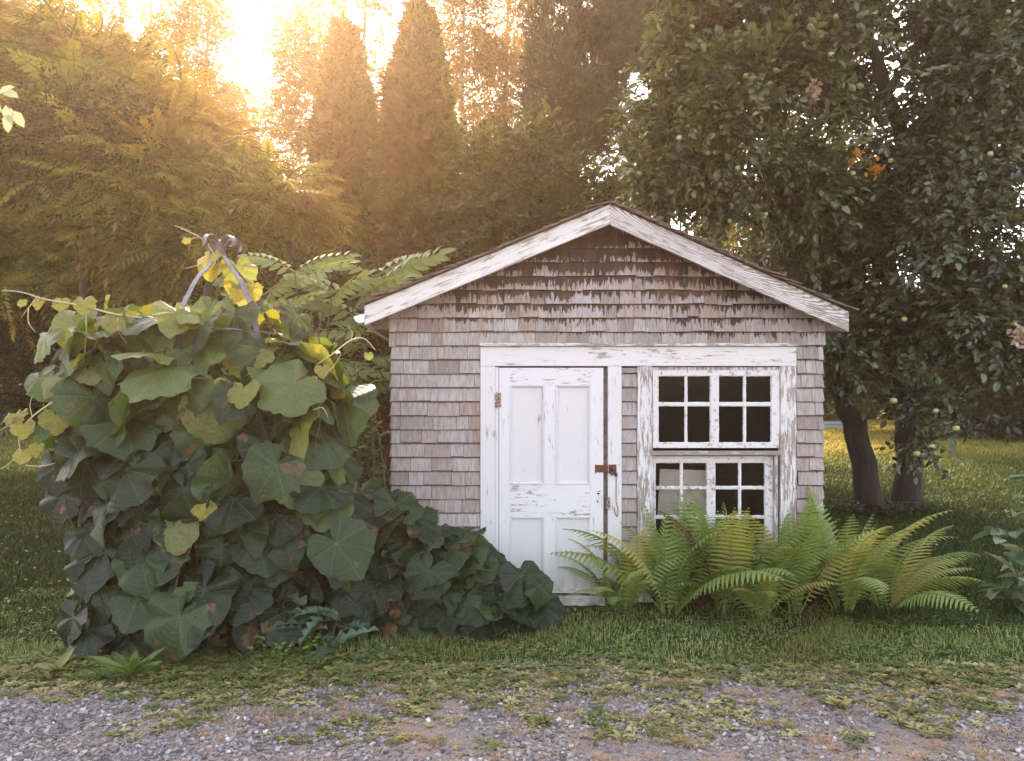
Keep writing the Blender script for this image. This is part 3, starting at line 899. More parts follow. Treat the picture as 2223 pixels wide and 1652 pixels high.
# roof: two slabs, shingle courses, rake boards
sl = [(EL, AP, -1), (ER, AP, 1)]
rg = Geo(); y_f, y_b = DR + .03, BACK + .25
for (e, a, s) in sl:
    rg.prism([(e[0], e[1] - .03), (a[0], a[1] - .03), (a[0], a[1] - .006), (e[0], e[1] - .006)][::1 if s < 0 else -1], y_f, y_b)
    L = math.hypot(a[0] - e[0], a[1] - e[1]); t = np.array([(a[0] - e[0]) / L, (a[1] - e[1]) / L]); nrm = np.array([-t[1], t[0]]) * (1 if s < 0 else -1)
    r = np.random.default_rng(50 + s); q = -.05; 
    while q < L - .01:
        y = DR - .035
        while y < y_b:
            w = .09 + .12 * r.random(); a0, a1 = q + r.normal() * .01, min(q + .24, L + .01); lift = .012 + .016 * r.random() + (.012 * (r.random() < .25)); yy = y - (.012 * r.random() if y < DR else 0)
            pts = []
            for (dist, o0, o1) in ((a0, lift, lift + .012), (a1, .004, .01)):
                for yv in (yy, y + w - .003):
                    for o_ in (o0, o1):
                        p = np.array(e) + t * dist + nrm * o_; pts.append((p[0], yv, p[1]))
            # 0:(a0,y0,low)1:(a0,y0,high)2:(a0,y1,low)3:(a0,y1,high)4..7 same at a1
            rg.polys(np.array(pts), [(1, 3, 7, 5), (0, 2, 3, 1), (0, 1, 5, 4), (2, 6, 7, 3), (0, 4, 6, 2)], r.random())
            y += w
        q += .125
roof = rg.build('roof', M['roof'], shed, O)


def rake(e, a, name_mat, s, bw):
    """board along the slope, drawn flat along x and then turned to the slope"""
    L = math.hypot(a[0] - e[0], a[1] - e[1]); ang = math.atan2(a[1] - e[1], a[0] - e[0])
    g = Geo(); th = .035
    # local: x 0..L from eave to apex, z up across the board; ends cut plumb
    if s < 0:
        sh = math.tan(ang) * bw
        pts = [(-sh, -bw), (L - sh, -bw), (L, 0), (0, 0)]
        loc = (e[0], DR, e[1]); rot = (0, -ang, 0)
    else:
        ang2 = math.atan2(e[1] - a[1], e[0] - a[0]); sh = math.tan(-ang2) * bw
        pts = [(0, 0), (sh, -bw), (L + sh, -bw), (L, 0)][::-1]
        loc = (a[0], DR, a[1]); rot = (0, -ang2, 0)
    sag = 14; top, bot = [], []
    P4 = np.array(pts if s < 0 else pts)
    V0 = P4
    g.prism([tuple(p) for p in V0], 0, th)
    o = g.build('rake_board', name_mat, shed, (0, 0, 0), bevel=.003)
    o.location = Vector(loc) - Vector(O); o.rotation_euler = rot
    if s < 0: o.location.x -= .0006
    else: o.location.x += .0006
    return o


rake(EL, AP, M['rake'], -1, .145)
rake(ER, AP, M['rake_rings'], 1, .150)
# soffit boards between rake and wall, eave return blocks
g = Geo()
for (e, a, s) in sl:
    p = [(e[0], e[1] - .055), (a[0], a[1] - .055), (a[0], a[1] - .036), (e[0], e[1] - .036)]
    g.prism(p if s < 0 else p[::-1], DR + .037, D0 - .002)
g.build('soffit', M['dark_wood'], shed, O)
g = Geo(); zb = sz(716)
g.box(sx(812), XL - .02, D0 - .03, BACK, zb, zb + .03); g.prism([(sx(806), zb + .031), (XL - .02, zb + .031), (XL - .02, lowz(XL) - .05), (sx(806), lowz(sx(806)) - .05)], D0 - .028, D0 - .006)
g.build('eave_board', M['bare'], shed, O)
g = Geo(); g.box(XR + .02, sx(1832), D0 - .03, BACK, zb - .015, zb + .015)
g.prism([(XR + .02, zb + .016), (sx(1832), zb + .016), (sx(1832), lowz(sx(1832)) - .05), (XR + .02, lowz(XR) - .05)], D0 - .028, D0 - .006)
g.build('eave_board', M['bare'], shed, O)
# half round gutter under the low eave
g = Geo(); cx_, cz_, rr = EL[0] - .035, EL[1] - .085, .052; n = 13
a = np.linspace(math.pi, 2 * math.pi, n); ya, yb = DR + .01, BACK + .2
V = []
for yv in (ya, yb):
    V += [(cx_ + rr * math.cos(t), yv, cz_ + rr * math.sin(t)) for t in a] + [(cx_ + (rr - .004) * math.cos(t), yv, cz_ + (rr - .004) * math.sin(t)) for t in a]
fs = [(i, i + 1, 2 * n + i + 1, 2 * n + i) for i in range(n - 1)] + [(n + i, 3 * n + i, 3 * n + i + 1, n + i + 1) for i in range(n - 1)]
g.polys(np.array(V), fs)
cap = [(cx_ + rr * math.cos(t), ya - .004, cz_ + rr * math.sin(t)) for t in a]; cap[0] = (cap[0][0], cap[0][1], cz_ + .0); cap[-1] = (cap[-1][0], cap[-1][1], cz_ + .03)
g.polys(np.array(cap), [tuple(range(n))])
g.build('gutter', M['gutter'], shed, O)

# trim frame: header, drip cap, jambs
FY = D0 - .024
fr = thing('trim_frame', None, None, (0, 0, 0)); fr.parent = shed
def part(g_, name, mat, parent, bevel=.003): return g_.build(name, mat, parent, O, bevel=bevel)
g = Geo(); g.box(tr_l, tr_r - .004, FY, D0 + .03, sz(795), sz(752.5)); part(g, 'header_board', M['paint_across'], fr)
g = Geo(); g.box(tr_l - .006, tr_r + .002, FY - .03, D0 + .01, sz(752), sz(748.5)); g.box(tr_l - .002, tr_r - .004, FY - .012, D0 + .01, sz(748.3), sz(745.5)); part(g, 'drip_cap', M['paint_across_worn'], fr, .002)
g = Geo(); g.box(tr_l, sx(1075), FY + .002, D0 + .03, .07, sz(795.4)); part(g, 'door_jamb', M['paint_up'], fr)
g = Geo(); g.box(sx(1319), st_l - .001, FY + .002, D0 + .03, .02, sz(795.4)); part(g, 'door_jamb', M['paint_up'], fr)
g = Geo(); g.box(sx(1383), sx(1413), FY + .002, D0 + .03, .05, sz(795.4)); part(g, 'window_jamb', M['paint_up_worn'], fr)
g = Geo(); g.box(sx(1693), tr_r - .003, FY + .002, D0 + .03, .05, sz(795.4)); part(g, 'window_jamb', M['paint_up_worn'], fr)
g = Geo(); g.box(sx(1310.5), sx(1318.5), D0 + .012, D0 + .05, .06, sz(797)); part(g, 'door_stop', M['bare'], fr, 0)
g = Geo(); g.box(sx(1075.3), sx(1082.5), D0 - .012, D0 + .05, .06, sz(797)); part(g, 'door_stop', M['paint_up'], fr, .002)

# door
door = thing('door', None, None, (0, 0, 0)); door.parent = shed
DY = D0 - .014; zt, zb = sz(798.5), sz(1290)
xs_ = [sx(1083.5), sx(1107), sx(1181.5), sx(1206), sx(1281.5), sx(1309.5)]
zs_ = [zb, sz(1283), sz(1121), sz(1051.5), sz(835.5), zt]
g = Geo()
for bx_ in ((xs_[0], xs_[1], DY, zb, zt), (xs_[4], xs_[5], DY + .0005, zb, zt), (xs_[2], xs_[3], DY + .001, zs_[3], zs_[4]), (xs_[2], xs_[3], DY + .001, zs_[1], zs_[2])):
    g = Geo(); g.box(bx_[0], bx_[1], bx_[2], DY + .0445, bx_[3], bx_[4]); part(g, 'stile', M['door'], door, .0025)
for a, b in ((0, 1), (2, 3), (4, 5)):
    g = Geo(); g.box(xs_[1], xs_[4], DY + .0015, DY + .0445, zs_[a] + (.0 if a else .012), zs_[b]); part(g, 'rail', M['rail'], door, .0025)
for (xa, xb) in ((xs_[1], xs_[2]), (xs_[3], xs_[4])):
    for (za, zc) in ((zs_[1], zs_[2]), (zs_[3], zs_[4])):
        g = Geo(); g.box(xa, xb, DY + .021, DY + .036, za, zc)
        pn = part(g, 'door_panel', M['door_panel'], door, 0)
        m_ = Geo(); w = .024
        for (o0, o1, d0) in ((0.0, .010, DY - .004), (.010, .021, DY + .009)):
            m_.box(xa + o0, xa + o1, d0, DY + .0205, za + o0, zc - o0); m_.box(xb - o1, xb - o0, d0, DY + .0205, za + o0, zc - o0)
            m_.box(xa + o1, xb - o1, d0 + .0004, DY + .0205, za + o0, za + o1); m_.box(xa + o1, xb - o1, d0 + .0004, DY + .0205, zc - o1, zc - o0)
        m_.build('moulding', M['door'], door, O, bevel=.003)
# dark rotten edge under one panel
# hinge
g = Geo(); hx0, hx1, hz0, hz1 = sx(1074), sx(1088), sz(885), sz(853)
g.box(hx0, hx0 + .024, FY - .004, FY + .0015, hz0, hz1); g.box(hx1 - .026, hx1, DY - .0035, DY + .001, hz0, hz1)
g.tube([(sx(1079.5), FY - .004, hz0 - .004), (sx(1079.5), FY - .004, hz1 + .004)], .006, 8)
for zq in (hz0 + .02, hz0 + .06, hz1 - .02):
    for xq in (hx0 + .01, hx1 - .01): g.tube([(xq, FY - .009, zq), (xq, FY - .002, zq)], .005, 6)
part(g, 'hinge', M['rust'], door, .0015)
# hasp
g = Geo(); g.box(sx(1294), sx(1320), DY - .006, DY - .001, sz(1025), sz(1009)); g.tube([(sx(1292.5), DY - .005, sz(1027)), (sx(1292.5), DY - .005, sz(1008))], .005, 8)
g.box(sx(1320), sx(1337), FY - .010, FY + .0015, sz(1027), sz(1008))
st = [(sx(1327), FY - .008 - .02 * math.sin(t), sz(1017) + .014 * math.cos(t)) for t in np.linspace(0, math.pi, 8)]
g.tube(st, .004, 6)
part(g, 'hasp', M['rust_dark'], door, .0015)
# lock plate remains: keyhole and knob hole, torn wood
g = Geo()
for (px_, py_, a_, b_) in ((1298.5, 1071, .011, .008), (1297, 1088, .007, .012), (1301, 1066, .012, .003)):
    n = 10; th = np.linspace(0, 2 * math.pi, n, endpoint=False); ra = 1 + .25 * rng.normal(size=n)
    V = [(sx(px_) + a_ * ra[i] * math.cos(th[i]), DY - .0012, sz(py_) + b_ * ra[i] * math.sin(th[i])) for i in range(n)]
    g = Geo(); g.polys(np.array(V), [tuple(range(n))]); part(g, 'keyhole', M['hole'], door, 0)
# hook on the jamb
g = Geo(); hx = sx(1336.5)
pp = [(hx, FY - .006, sz(1028)), (hx, FY - .008, sz(1060)), (hx, FY - .01, sz(1088)), (hx + .012, FY - .012, sz(1100)), (hx + .016, FY - .012, sz(1112)), (hx + .006, FY - .012, sz(1120)), (hx - .012, FY - .012, sz(1110)), (hx - .016, FY - .01, sz(1100))]
g.tube(smooth_path(pp, 30), .0032, 6); g.box(hx - .012, hx + .012, FY - .004, FY + .0015, sz(1034), sz(1026))
part(g, 'door_hook', M['rust_dark'], fr, 0)
g = Geo(); g.box(sx(1316), sx(1324), FY - .006, FY + .0015, sz(1106), sz(1078)); part(g, 'strike_plate', M['rust'], fr, .003)

# upper sash
def sash(x0, x1, z0, z1, xb, zbars, yf, mull, name):
    """x0..z1 outer frame; xb: pane column edges (pairs), zbars: pane row edges (pairs)"""
    g = Geo(); d = .032; panes = []
    X0, X1 = xb[0][0], xb[-1][1]; Z0, Z1 = zbars[-1][0], zbars[0][1]
    g.box(x0, X0, yf, yf + d, z0, z1); g.box(X1, x1, yf, yf + d, z0, z1)
    g.box(X0, X1, yf + .001, yf + d - .001, z0, Z0); g.box(X0, X1, yf + .001, yf + d - .001, Z1, z1)
    for i in range(len(xb) - 1):
        yy = yf + .001 if i == mull else yf + .008
        g.box(xb[i][1], xb[i + 1][0], yy, yf + d - .002, Z0, Z1)
    for j in range(len(zbars) - 1):
        for i in range(len(xb)):
            g.box(xb[i][0], xb[i][1], yf + .0085, yf + d - .003, zbars[j + 1][1], zbars[j][0])
    s_ = g.build(name, M['sash'], shed, O, bevel=.002)
    pg = Geo()
    for a, b in xb:
        for c, e in zbars: pg.box(a - .004, b + .004, yf + .017, yf + .020, c - .004, e + .004)
    pg.build('glass', M['glass'], s_, O)
    # lumps of old putty round the panes
    pt = Geo(); r = np.random.default_rng(5)
    for a, b in xb:
        for c, e in zbars:
            for (p, q) in (((a, c), (b, c)), ((a, e), (b, e)), ((a, c), (a, e)), ((b, c), (b, e))):
                n = 9; pts = [(p[0] + (q[0] - p[0]) * t, yf + .0165, p[1] + (q[1] - p[1]) * t) for t in np.linspace(0, 1, n)]
                pt.tube(pts, .0035 + .0035 * r.random(n), 5)
    pt.build('putty', M['sash'], s_, O)
    return s_


S1 = sash(sx(1417), sx(1690), sz(972.5), sz(803.5),
     [(sx(1429), sx(1487)), (sx(1491.5), sx(1542)), (sx(1560), sx(1614)), (sx(1619), sx(1674))],
     [(sz(874), sz(816)), (sz(961), sz(881))], D0 - .012, 1, 'window_sash')
S2 = sash(sx(1421), sx(1682), sz(1215), sz(990),
     [(sx(1425.5), sx(1480)), (sx(1485.5), sx(1538)), (sx(1556.5), sx(1608)), (sx(1613), sx(1665))],
     [(sz(1057.5), sz(1005)), (sz(1121.5), sz(1063)), (sz(1200), sz(1127.5))], D0 + .045, 1, 'window_sash')
g = Geo(); g.box(sx(1413.2), sx(1692.8), D0 - .028, D0 + .06, sz(988), sz(978.5)); part(g, 'window_sill', M['sillwood'], shed)
g = Geo(); g.box(sx(1413.2), sx(1416.6), D0 - .006, D0 + .06, sz(978), sz(797)); g.box(sx(1690.4), sx(1692.8), D0 - .006, D0 + .06, sz(978), sz(797)); g.box(sx(1416.8), sx(1690.2), D0 + .002, D0 + .06, sz(803), sz(797))
g.box(sx(1413.2), sx(1420.5), D0 + .01, D0 + .09, sz(1222), sz(988.5)); g.box(sx(1682.6), sx(1692.8), D0 + .01, D0 + .09, sz(1222), sz(988.5))
part(g, 'window_casing', M['paint_up_worn'], shed, .002)
g = Geo(); g.box(sx(1410), sx(1696), D0 - .05, D0 + .08, sz(1232), sz(1222.5)); part(g, 'window_sill', M['paint_across_worn'], shed)
# concrete step
g = Geo(); n = 22; xx = np.linspace(sx(1085), sx(1312), n); r = np.random.default_rng(2)
top = .105 + .006 * r.normal(size=n); fy = D0 - .045 + .01 * r.normal(size=n)
V = [(xx[i], fy[i], -.1) for i in range(n)] + [(xx[i], fy[i] + .004 * r.normal(), top[i] - .012) for i in range(n)] + [(xx[i], fy[i] + .02, top[i]) for i in range(n)] + [(xx[i], D0 + .05, top[i]) for i in range(n)]
g.polys(np.array(V), [(k * n + i, k * n + i + 1, (k + 1) * n + i + 1, (k + 1) * n + i) for k in range(3) for i in range(n - 1)])
g.build('door_step', M['concrete'], shed, O)

# padlock
LO = np.array([sx(1326), FY - .022, sz(1017)])
pad = thing('padlock', 'small dark padlock hanging from the rusty hasp on the white door', 'padlock', LO)
g = Geo(); g.box(-.019, .019, -.009, .009, -.052, -.016); b_ = g.build('lock_body', M['lock'], pad, bevel=.004)
g = Geo(); g.tube([(-.012, 0, -.018), (-.012, 0, 0), (-.008, 0, .009), (0, 0, .012), (.008, 0, .009), (.012, 0, 0), (.012, 0, -.018)], .0035, 8); g.build('shackle', M['lock'], pad, smooth=True)
pad.rotation_euler = (0, -.3, .2)
# white board inside behind the low sash
BO = W(1482, 1085, 6.36)
bd = Geo(); hw, hh = .212, .29
pts = [(-hw, -hh * .55)] + [(-hw + .225 * k / 10, -hh * .55 + .025 * (k % 2)) for k in range(1, 11)] + [(.012, -hh), (hw * .93, -hh), (hw, hh * .9), (-hw * .97, hh * .9)]
bd.prism(pts, -.006, .006)
ob = bd.build('white_board', M['board']); ob.location = BO; ob.rotation_euler = (.06, .03, 0)
tag(ob, 'white board with torn lower edge seen through the lower window panes', 'board')

# ============================================================ TRELLIS and VINE
TO = np.array([-2.13, 5.40, 0.])
tre = thing('garden_obelisk', 'blue grey iron obelisk with curled finial sticking out of the vine', 'trellis', TO)
for k, az in enumerate((-1.95, -.55, .75, 2.35)):
    dx, dy = math.cos(az), math.sin(az)
    prof = [(.36, 0), (.42, 1.2), (.40, 2.15), (.27, 2.50), (.12, 2.68), (.03, 2.78), (.02, 2.84), (.06, 2.90), (.115, 2.905), (.15, 2.87), (.145, 2.825), (.12, 2.83)]
    pts = smooth_path([(dx * a, dy * a, z) for a, z in prof], 60)
    g = Geo(); n = len(pts); side = np.array([-dy, dx, 0]); V = []
    T = np.gradient(pts, axis=0); T /= np.linalg.norm(T, axis=1)[:, None]
    for i in range(n):
        nn = np.cross(side, T[i]); w = .024 if i < 46 else .024 - .008 * (i - 46) / 14
        for a, b in ((-w, -.003), (w, -.003), (w, .003), (-w, .003)): V.append(pts[i] + side * a + nn * b)
    fs = [(i * 4 + j, i * 4 + (j + 1) % 4, i * 4 + 4 + (j + 1) % 4, i * 4 + 4 + j) for i in range(n - 1) for j in range(4)]
    g.polys(np.array(V), fs); g.build('iron_strip', M['trellis'], tre, bevel=.0015)
for zr, rr in ((2.2, .395), (1.3, .42), (.5, .38)):
    g = Geo(); a = np.linspace(0, 2 * math.pi, 33); g.tube([(rr * math.cos(t), rr * math.sin(t), zr) for t in a], .008, 6); g.build('hoop', M['trellis'], tre, smooth=True)

VO = np.array([-2.25, 5.45, 0.])
vine = thing('climbing_vine', 'huge mound of broad dark heart shaped vine leaves smothering an iron obelisk', 'vine', VO)
VL = [vine_leaf(s) for s in range(7)]
zt = [0, .25, .6, .93, 1.27, 1.72, 2.03, 2.3, 2.48, 2.6]
fL = [.55, .62, .72, .84, .95, 1.02, .98, .74, .52, .3]
fR = [.95, .98, 1.04, 1.08, 1.02, .98, .92, .66, .45, .3]
fF = [.52, .55, .58, .62, .62, .60, .55, .46, .34, .2]
P, Nn, S, R = [], [], [], []
r = np.random.default_rng(77)
for i in range(560):
    z = 2.36 * r.random() ** .92; az = r.uniform(-math.pi, math.pi)
    if math.sin(az) > .2 and r.random() < .45: continue
    layer = r.random()
    q = 1 - .10 * r.random() if layer < .62 else .45 + .42 * r.random()
    ca, sa = math.cos(az), math.sin(az)
    rxx = np.interp(z, zt, fR) if ca > 0 else np.interp(z, zt, fL)
    if ca < -.45 and z < 1.4 and r.random() < .55: continue
    ryy = np.interp(z, zt, fF) * (1.0 if sa < 0 else 1.15)
    bump = .06 * math.sin(az * 5 + z * 4) + .05 * math.sin(z * 9 + az * 2)
    p = VO + np.array([ca * (rxx + bump) * q, sa * (ryy + bump) * q, z])
    nz = .50 + .9 * max(0, (z - 1.3)) + .35 * r.random()
    nn = np.array([ca / max(rxx, .3), sa / max(ryy, .3) * 1.0, nz]); nn /= np.linalg.norm(nn); nn = nn + r.normal(size=3) * .42
    P.append(p); Nn.append(nn); S.append((.17 + .24 * r.random() ** .8) * (.8 if z > 2.1 else 1) * (.9 if layer > .62 else 1))
    R.append(np.clip(.20 + .42 * (z / 2.4) ** 1.5 + .20 * r.normal() + (.30 if (z > 1.9 and r.random() < .25) else 0), 0, .86))  # upper leaves get paler: light from above put into the leaf colour
# the low arm that spreads along the shed wall to the door
for i in range(105):
    u = r.random(); x = -1.35 + 1.42 * u; hmax = np.interp(u, [0, .3, .55, .8, 1], [1.05, .92, .72, .50, .20])
    z = hmax * (.10 + .95 * r.random() ** .8); ph = r.random()
    y = 5.95 - .45 * math.sqrt(max(0, 1 - (z / (hmax * 1.1)) ** 2)) * (.75 + .3 * r.random()) - .05 * (1 - u)
    nn = np.array([.35 * (u - .3), -1.0, .7 + 1.1 * z / hmax]); nn = nn / np.linalg.norm(nn) + r.normal(size=3) * .28
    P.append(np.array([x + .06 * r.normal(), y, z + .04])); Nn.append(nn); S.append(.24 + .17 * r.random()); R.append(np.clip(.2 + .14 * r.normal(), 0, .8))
# skirts of big low leaves in front
for i in range(44):
    x = r.uniform(-2.9, -1.0); z = r.uniform(.05, .5); y = 4.98 + .12 * abs(x + 2.3) + .12 * r.random() + .25 * max(0, x + 1.9)
    nn = np.array([.25 * (x + 2.2), -1, .45]) + r.normal(size=3) * .25
    P.append(np.array([x, y, z])); Nn.append(nn); S.append(.22 + .17 * r.random()); R.append(np.clip(.15 + .12 * r.normal(), 0, .8))
# single leaves that stand off on the loose side
for (px_, py_, d, s_, rr_, nx_) in ((125, 1010, 5.2, .27, .12, -.5), (140, 1075, 5.15, .27, .10, -.4), (215, 1000, 5.2, .24, .35, .2), (180, 1160, 5.1, .26, .2, -.5), (215, 1150, 5.1, .22, .15, .1), (100, 730, 5.2, .24, .75, -.7), (160, 700, 5.15, .26, .8, -.2), (190, 790, 5.0, .2, .78, .1), (85, 820, 5.1, .2, .6, -.6), (160, 930, 5.2, .22, .3, -.3), (160, 1340, 5.0, .26, .1, -.6), (190, 1370, 4.95, .27, .1, -.4), (390, 1340, 4.72, .36, .42, .05), (300, 1300, 4.85, .27, .35, .1), (730, 1180, 4.75, .33, .33, .2), (600, 1010, 4.85, .30, .4, .15), (440, 740, 5.0, .32, .5, -.1), (640, 830, 4.95, .34, .68, .3), (1010, 1290, 5.45, .26, .3, .2), (1130, 1250, 5.5, .27, .2, .4), (1170, 1270, 5.5, .2, .35, .6), (930, 1240, 5.35, .27, .3, .1)):
    P.append(W(px_, py_, d)); Nn.append(np.array([nx_, -1, .6]) + r.normal(size=3) * .15); S.append(s_); R.append(rr_)
P, Nn, S, R = map(np.array, (P, Nn, S, R)); Nn /= np.linalg.norm(Nn, axis=1)[:, None]
Dn = np.array([0, 0, -1.]) + np.stack([.55 * r.normal(size=len(P)), -.35 + .2 * r.normal(size=len(P)), .0 * P[:, 0]], 1)
Dn = Dn - Nn * (Dn * Nn).sum(1)[:, None]
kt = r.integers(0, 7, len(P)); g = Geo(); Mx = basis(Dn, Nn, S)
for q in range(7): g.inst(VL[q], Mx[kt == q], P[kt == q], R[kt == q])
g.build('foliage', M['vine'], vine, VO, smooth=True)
# woody stems and leaf stalks
g = Geo()
for i in range(46):
    az = r.uniform(-3.14, 3.14); b = VO + np.array([.25 * math.cos(az) + r.uniform(-.5, .4), .2 * math.sin(az), 0])
    e = VO + np.array([.85 * math.cos(az), .5 * math.sin(az), r.uniform(.9, 2.4)]); m = (b + e) / 2 + r.normal(size=3) * .18
    g.tube(smooth_path([b, m, e], 14, .012, r), np.linspace(.012, .004, 14), 5)
for i in range(len(P)):
    if r.random() < .55:
        c = VO + (P[i] - VO) * np.array([.72, .72, 1]) + np.array([0, .05, -.10 * r.random()])
        m = (P[i] + c) / 2 + np.array([0, 0, .05])
        g.tube([P[i], m, c], [.0035, .004, .0045], 4)
for (a, b, c) in ((((455, 1400, 5.0)), (470, 1350, 4.98), (488, 1290, 5.05)), ((470, 1375, 5.0), (500, 1340, 5.0), (530, 1280, 5.1)), ((240, 1030, 5.3), (228, 1110, 5.3), (250, 1190, 5.4)), ((250, 1190, 5.4), (290, 1180, 5.3), (330, 1190, 5.3)), ((180, 1075, 5.3), (230, 1100, 5.3), (330, 1130, 5.4))):
    g.tube(smooth_path([W(*a), W(*b), W(*c)], 10), .006, 5)
g.build('stems', M['stem'], vine, VO, smooth=True)


def shoot(pts, leaves, curls, r0=.009):
    g = Geo(); pth = smooth_path([W(*p) for p in pts], 36); g.tube(pth, np.linspace(r0, .003, 36), 6)
    yo = g.build('young_shoot', M['shoot'], vine, VO, smooth=True)
    for (a, b, c) in curls:
        q = Geo(); q.tube(smooth_path([W(*a), W(*b), W(*c)], 14), np.linspace(.004, .0018, 14), 5); q.build('tendril', M['shoot'], yo, VO, smooth=True)
    f = Geo()
    for (px_, py_, d, s, rr_, nx_) in leaves:
        p = W(px_, py_, d); n_ = np.array([[nx_, -1, .55]]); D_ = np.array([[.3 * nx_, -.1, -1]]); D_ = D_ - n_ * (D_ * n_).sum() / (n_ * n_).sum()
        f.inst(VL[int(px_) % 7], basis(D_, n_, s), p[None], np.array([rr_]))
    f.build('young_leaves', M['vine'], vine, VO, smooth=True)


shoot([(400, 705, 5.2), (330, 693, 5.1), (250, 682, 5.0), (180, 664, 4.95), (100, 650, 4.9), (50, 635, 4.9), (5, 630, 4.9)],
      [(85, 655, 4.9, .07, .92, -.2), (132, 655, 4.92, .085, .9, .1), (180, 655, 4.95, .11, .88, .2), (250, 690, 5, .16, .9, .1), (48, 655, 4.9, .05, .95, 0)],
      [((80, 645, 4.9), (62, 668, 4.9), (45, 690, 4.88)), ((62, 670, 4.9), (62, 700, 4.88), (78, 722, 4.88)), ((255, 690, 5), (258, 720, 4.98), (275, 745, 4.98)), ((186, 668, 4.95), (187, 730, 4.97), (180, 800, 5))])
shoot([(230, 800, 5.3), (170, 825, 5.1), (120, 868, 5.0), (70, 905, 4.95), (42, 940, 4.9), (45, 985, 4.9)],
      [(110, 822, 5.05, .17, .82, -.4), (120, 905, 5, .15, .88, .4), (75, 930, 4.95, .14, .5, .2), (40, 900, 4.93, .09, .9, -.4), (50, 925, 4.9, .11, .93, .2), (48, 985, 4.9, .09, .95, .1), (80, 970, 4.9, .08, .93, -.1), (20, 905, 4.9, .07, .9, -.3)],
      [((42, 940, 4.9), (20, 925, 4.9), (0, 935, 4.9)), ((70, 905, 4.95), (65, 880, 4.95), (70, 860, 4.95)), ((55, 1010, 4.9), (90, 1012, 4.9), (120, 1005, 4.9)), ((35, 990, 4.9), (15, 1010, 4.9), (-5, 1020, 4.9))])
shoot([(480, 590, 5.4), (470, 560, 5.35), (440, 520, 5.3), (410, 503, 5.25), (380, 490, 5.25)],
      [(450, 560, 5.35, .15, .97, -.5), (455, 580, 5.38, .12, .93, .4), (515, 615, 5.5, .16, .96, .3), (535, 630, 5.5, .18, .98, .1), (515, 580, 5.5, .2, .80, .6), (405, 520, 5.25, .05, .9, 0)],
      [((430, 515, 5.3), (415, 520, 5.3), (410, 545, 5.28)), ((455, 555, 5.35), (430, 575, 5.3), (400, 583, 5.3))], .006)
shoot([(690, 790, 5.1), (720, 770, 5.0), (760, 740, 5.05), (790, 735, 5.1), (815, 760, 5.1)],
      [(700, 800, 5.05, .08, .92, .2), (672, 825, 5.05, .09, .93, -.2), (800, 770, 5.1, .05, .8, .3)],
      [((760, 740, 5.05), (765, 725, 5.05), (755, 705, 5.05)), ((700, 810, 5.05), (720, 800, 5.05), (740, 770, 5.03)), ((680, 890, 4.95), (700, 885, 4.95), (712, 905, 4.95))], .005)
f = Geo()
for (px_, py_, d, s, rr_, nx_) in ((378, 1165, 4.82, .22, .80, .1), (445, 1125, 4.82, .11, .93, .5), (428, 1118, 4.82, .09, .97, -.3)):
    n_ = np.array([[nx_, -1, .5]]); D_ = np.array([[.25, -.1, -1]]); D_ = D_ - n_ * (D_ * n_).sum() / (n_ * n_).sum(); f.inst(VL[2], basis(D_, n_, s), W(px_, py_ - 20, d)[None], np.array([rr_]))
f.build('bright_leaves', M['vine'], vine, VO, smooth=True)
# withered leaves hanging low in the vine
f = Geo(); n_ = 34
PX = np.stack([r.uniform(-2.2, -.7, n_), 5.0 + .25 * r.random(n_), .06 + .22 * r.random(n_)], 1); PX[:, 1] += .28 * (PX[:, 0] + 2.0).clip(0)
f.inst(VL[1], basis(np.array([0, -.2, -1.]) + .4 * r.normal(size=(n_, 3)), np.array([0, -1., .4]) + .5 * r.normal(size=(n_, 3)), .05 + .06 * r.random(n_)), PX, .5 * r.random(n_))
f.build('withered_leaves', M['dead_leaf'], vine, VO)

# ============================================================ FERNS
FR = {}
for nm, mt, cfg in (('up', 'leaf_fern', [(.02, .6), (.1, .9), (.15, 1.25)]), ('arch', 'leaf_fern', [(.35, 1.75), (.5, 1.95), (.45, 1.6)]), ('yellow', 'leaf_fern_yellow', [(.4, 1.6), (.2, 1.3)]), ('brown', 'leaf_fern_brown', [(.2, 1.2), (.5, 2.1)])):
    FR[nm] = []
    for i, (a0, a1) in enumerate(cfg):
        q = Geo(); t = frond(i * 7 + len(nm), 1.0, a0, a1); q.raw(t.V, t.I, t.T, t.R, t.U); FR[nm].append(q.mesh('frond', M[mt]))
fern_spec = [
    (1350, 1325, 6.02, .70, 10, 'pale fern with two low fronds spread across the door step', 'low'),
    (1455, 1335, 5.98, .90, 14, 'tall green fern in front of the lower window beside the white door jamb', 'tall'),
    (1570, 1330, 6.02, 1.0, 13, 'tallest fern, its upright fronds covering the lower window panes', 'tall'),
    (1655, 1345, 5.86, .74, 11, 'fern with arching yellowish fronds low in the middle of the clump', 'wide'),
    (1725, 1335, 6.0, .96, 12, 'fern with dark curled fronds rising against the corner of the shed', 'tall'),
    (1830, 1330, 5.98, .95, 12, 'fern with broad dark green fronds standing just past the shed corner', 'tall'),
    (1925, 1320, 6.05, .80, 9, 'yellow tipped fern leaning out over the lawn at the end of the clump', 'wide'),
]
r = np.random.default_rng(4)
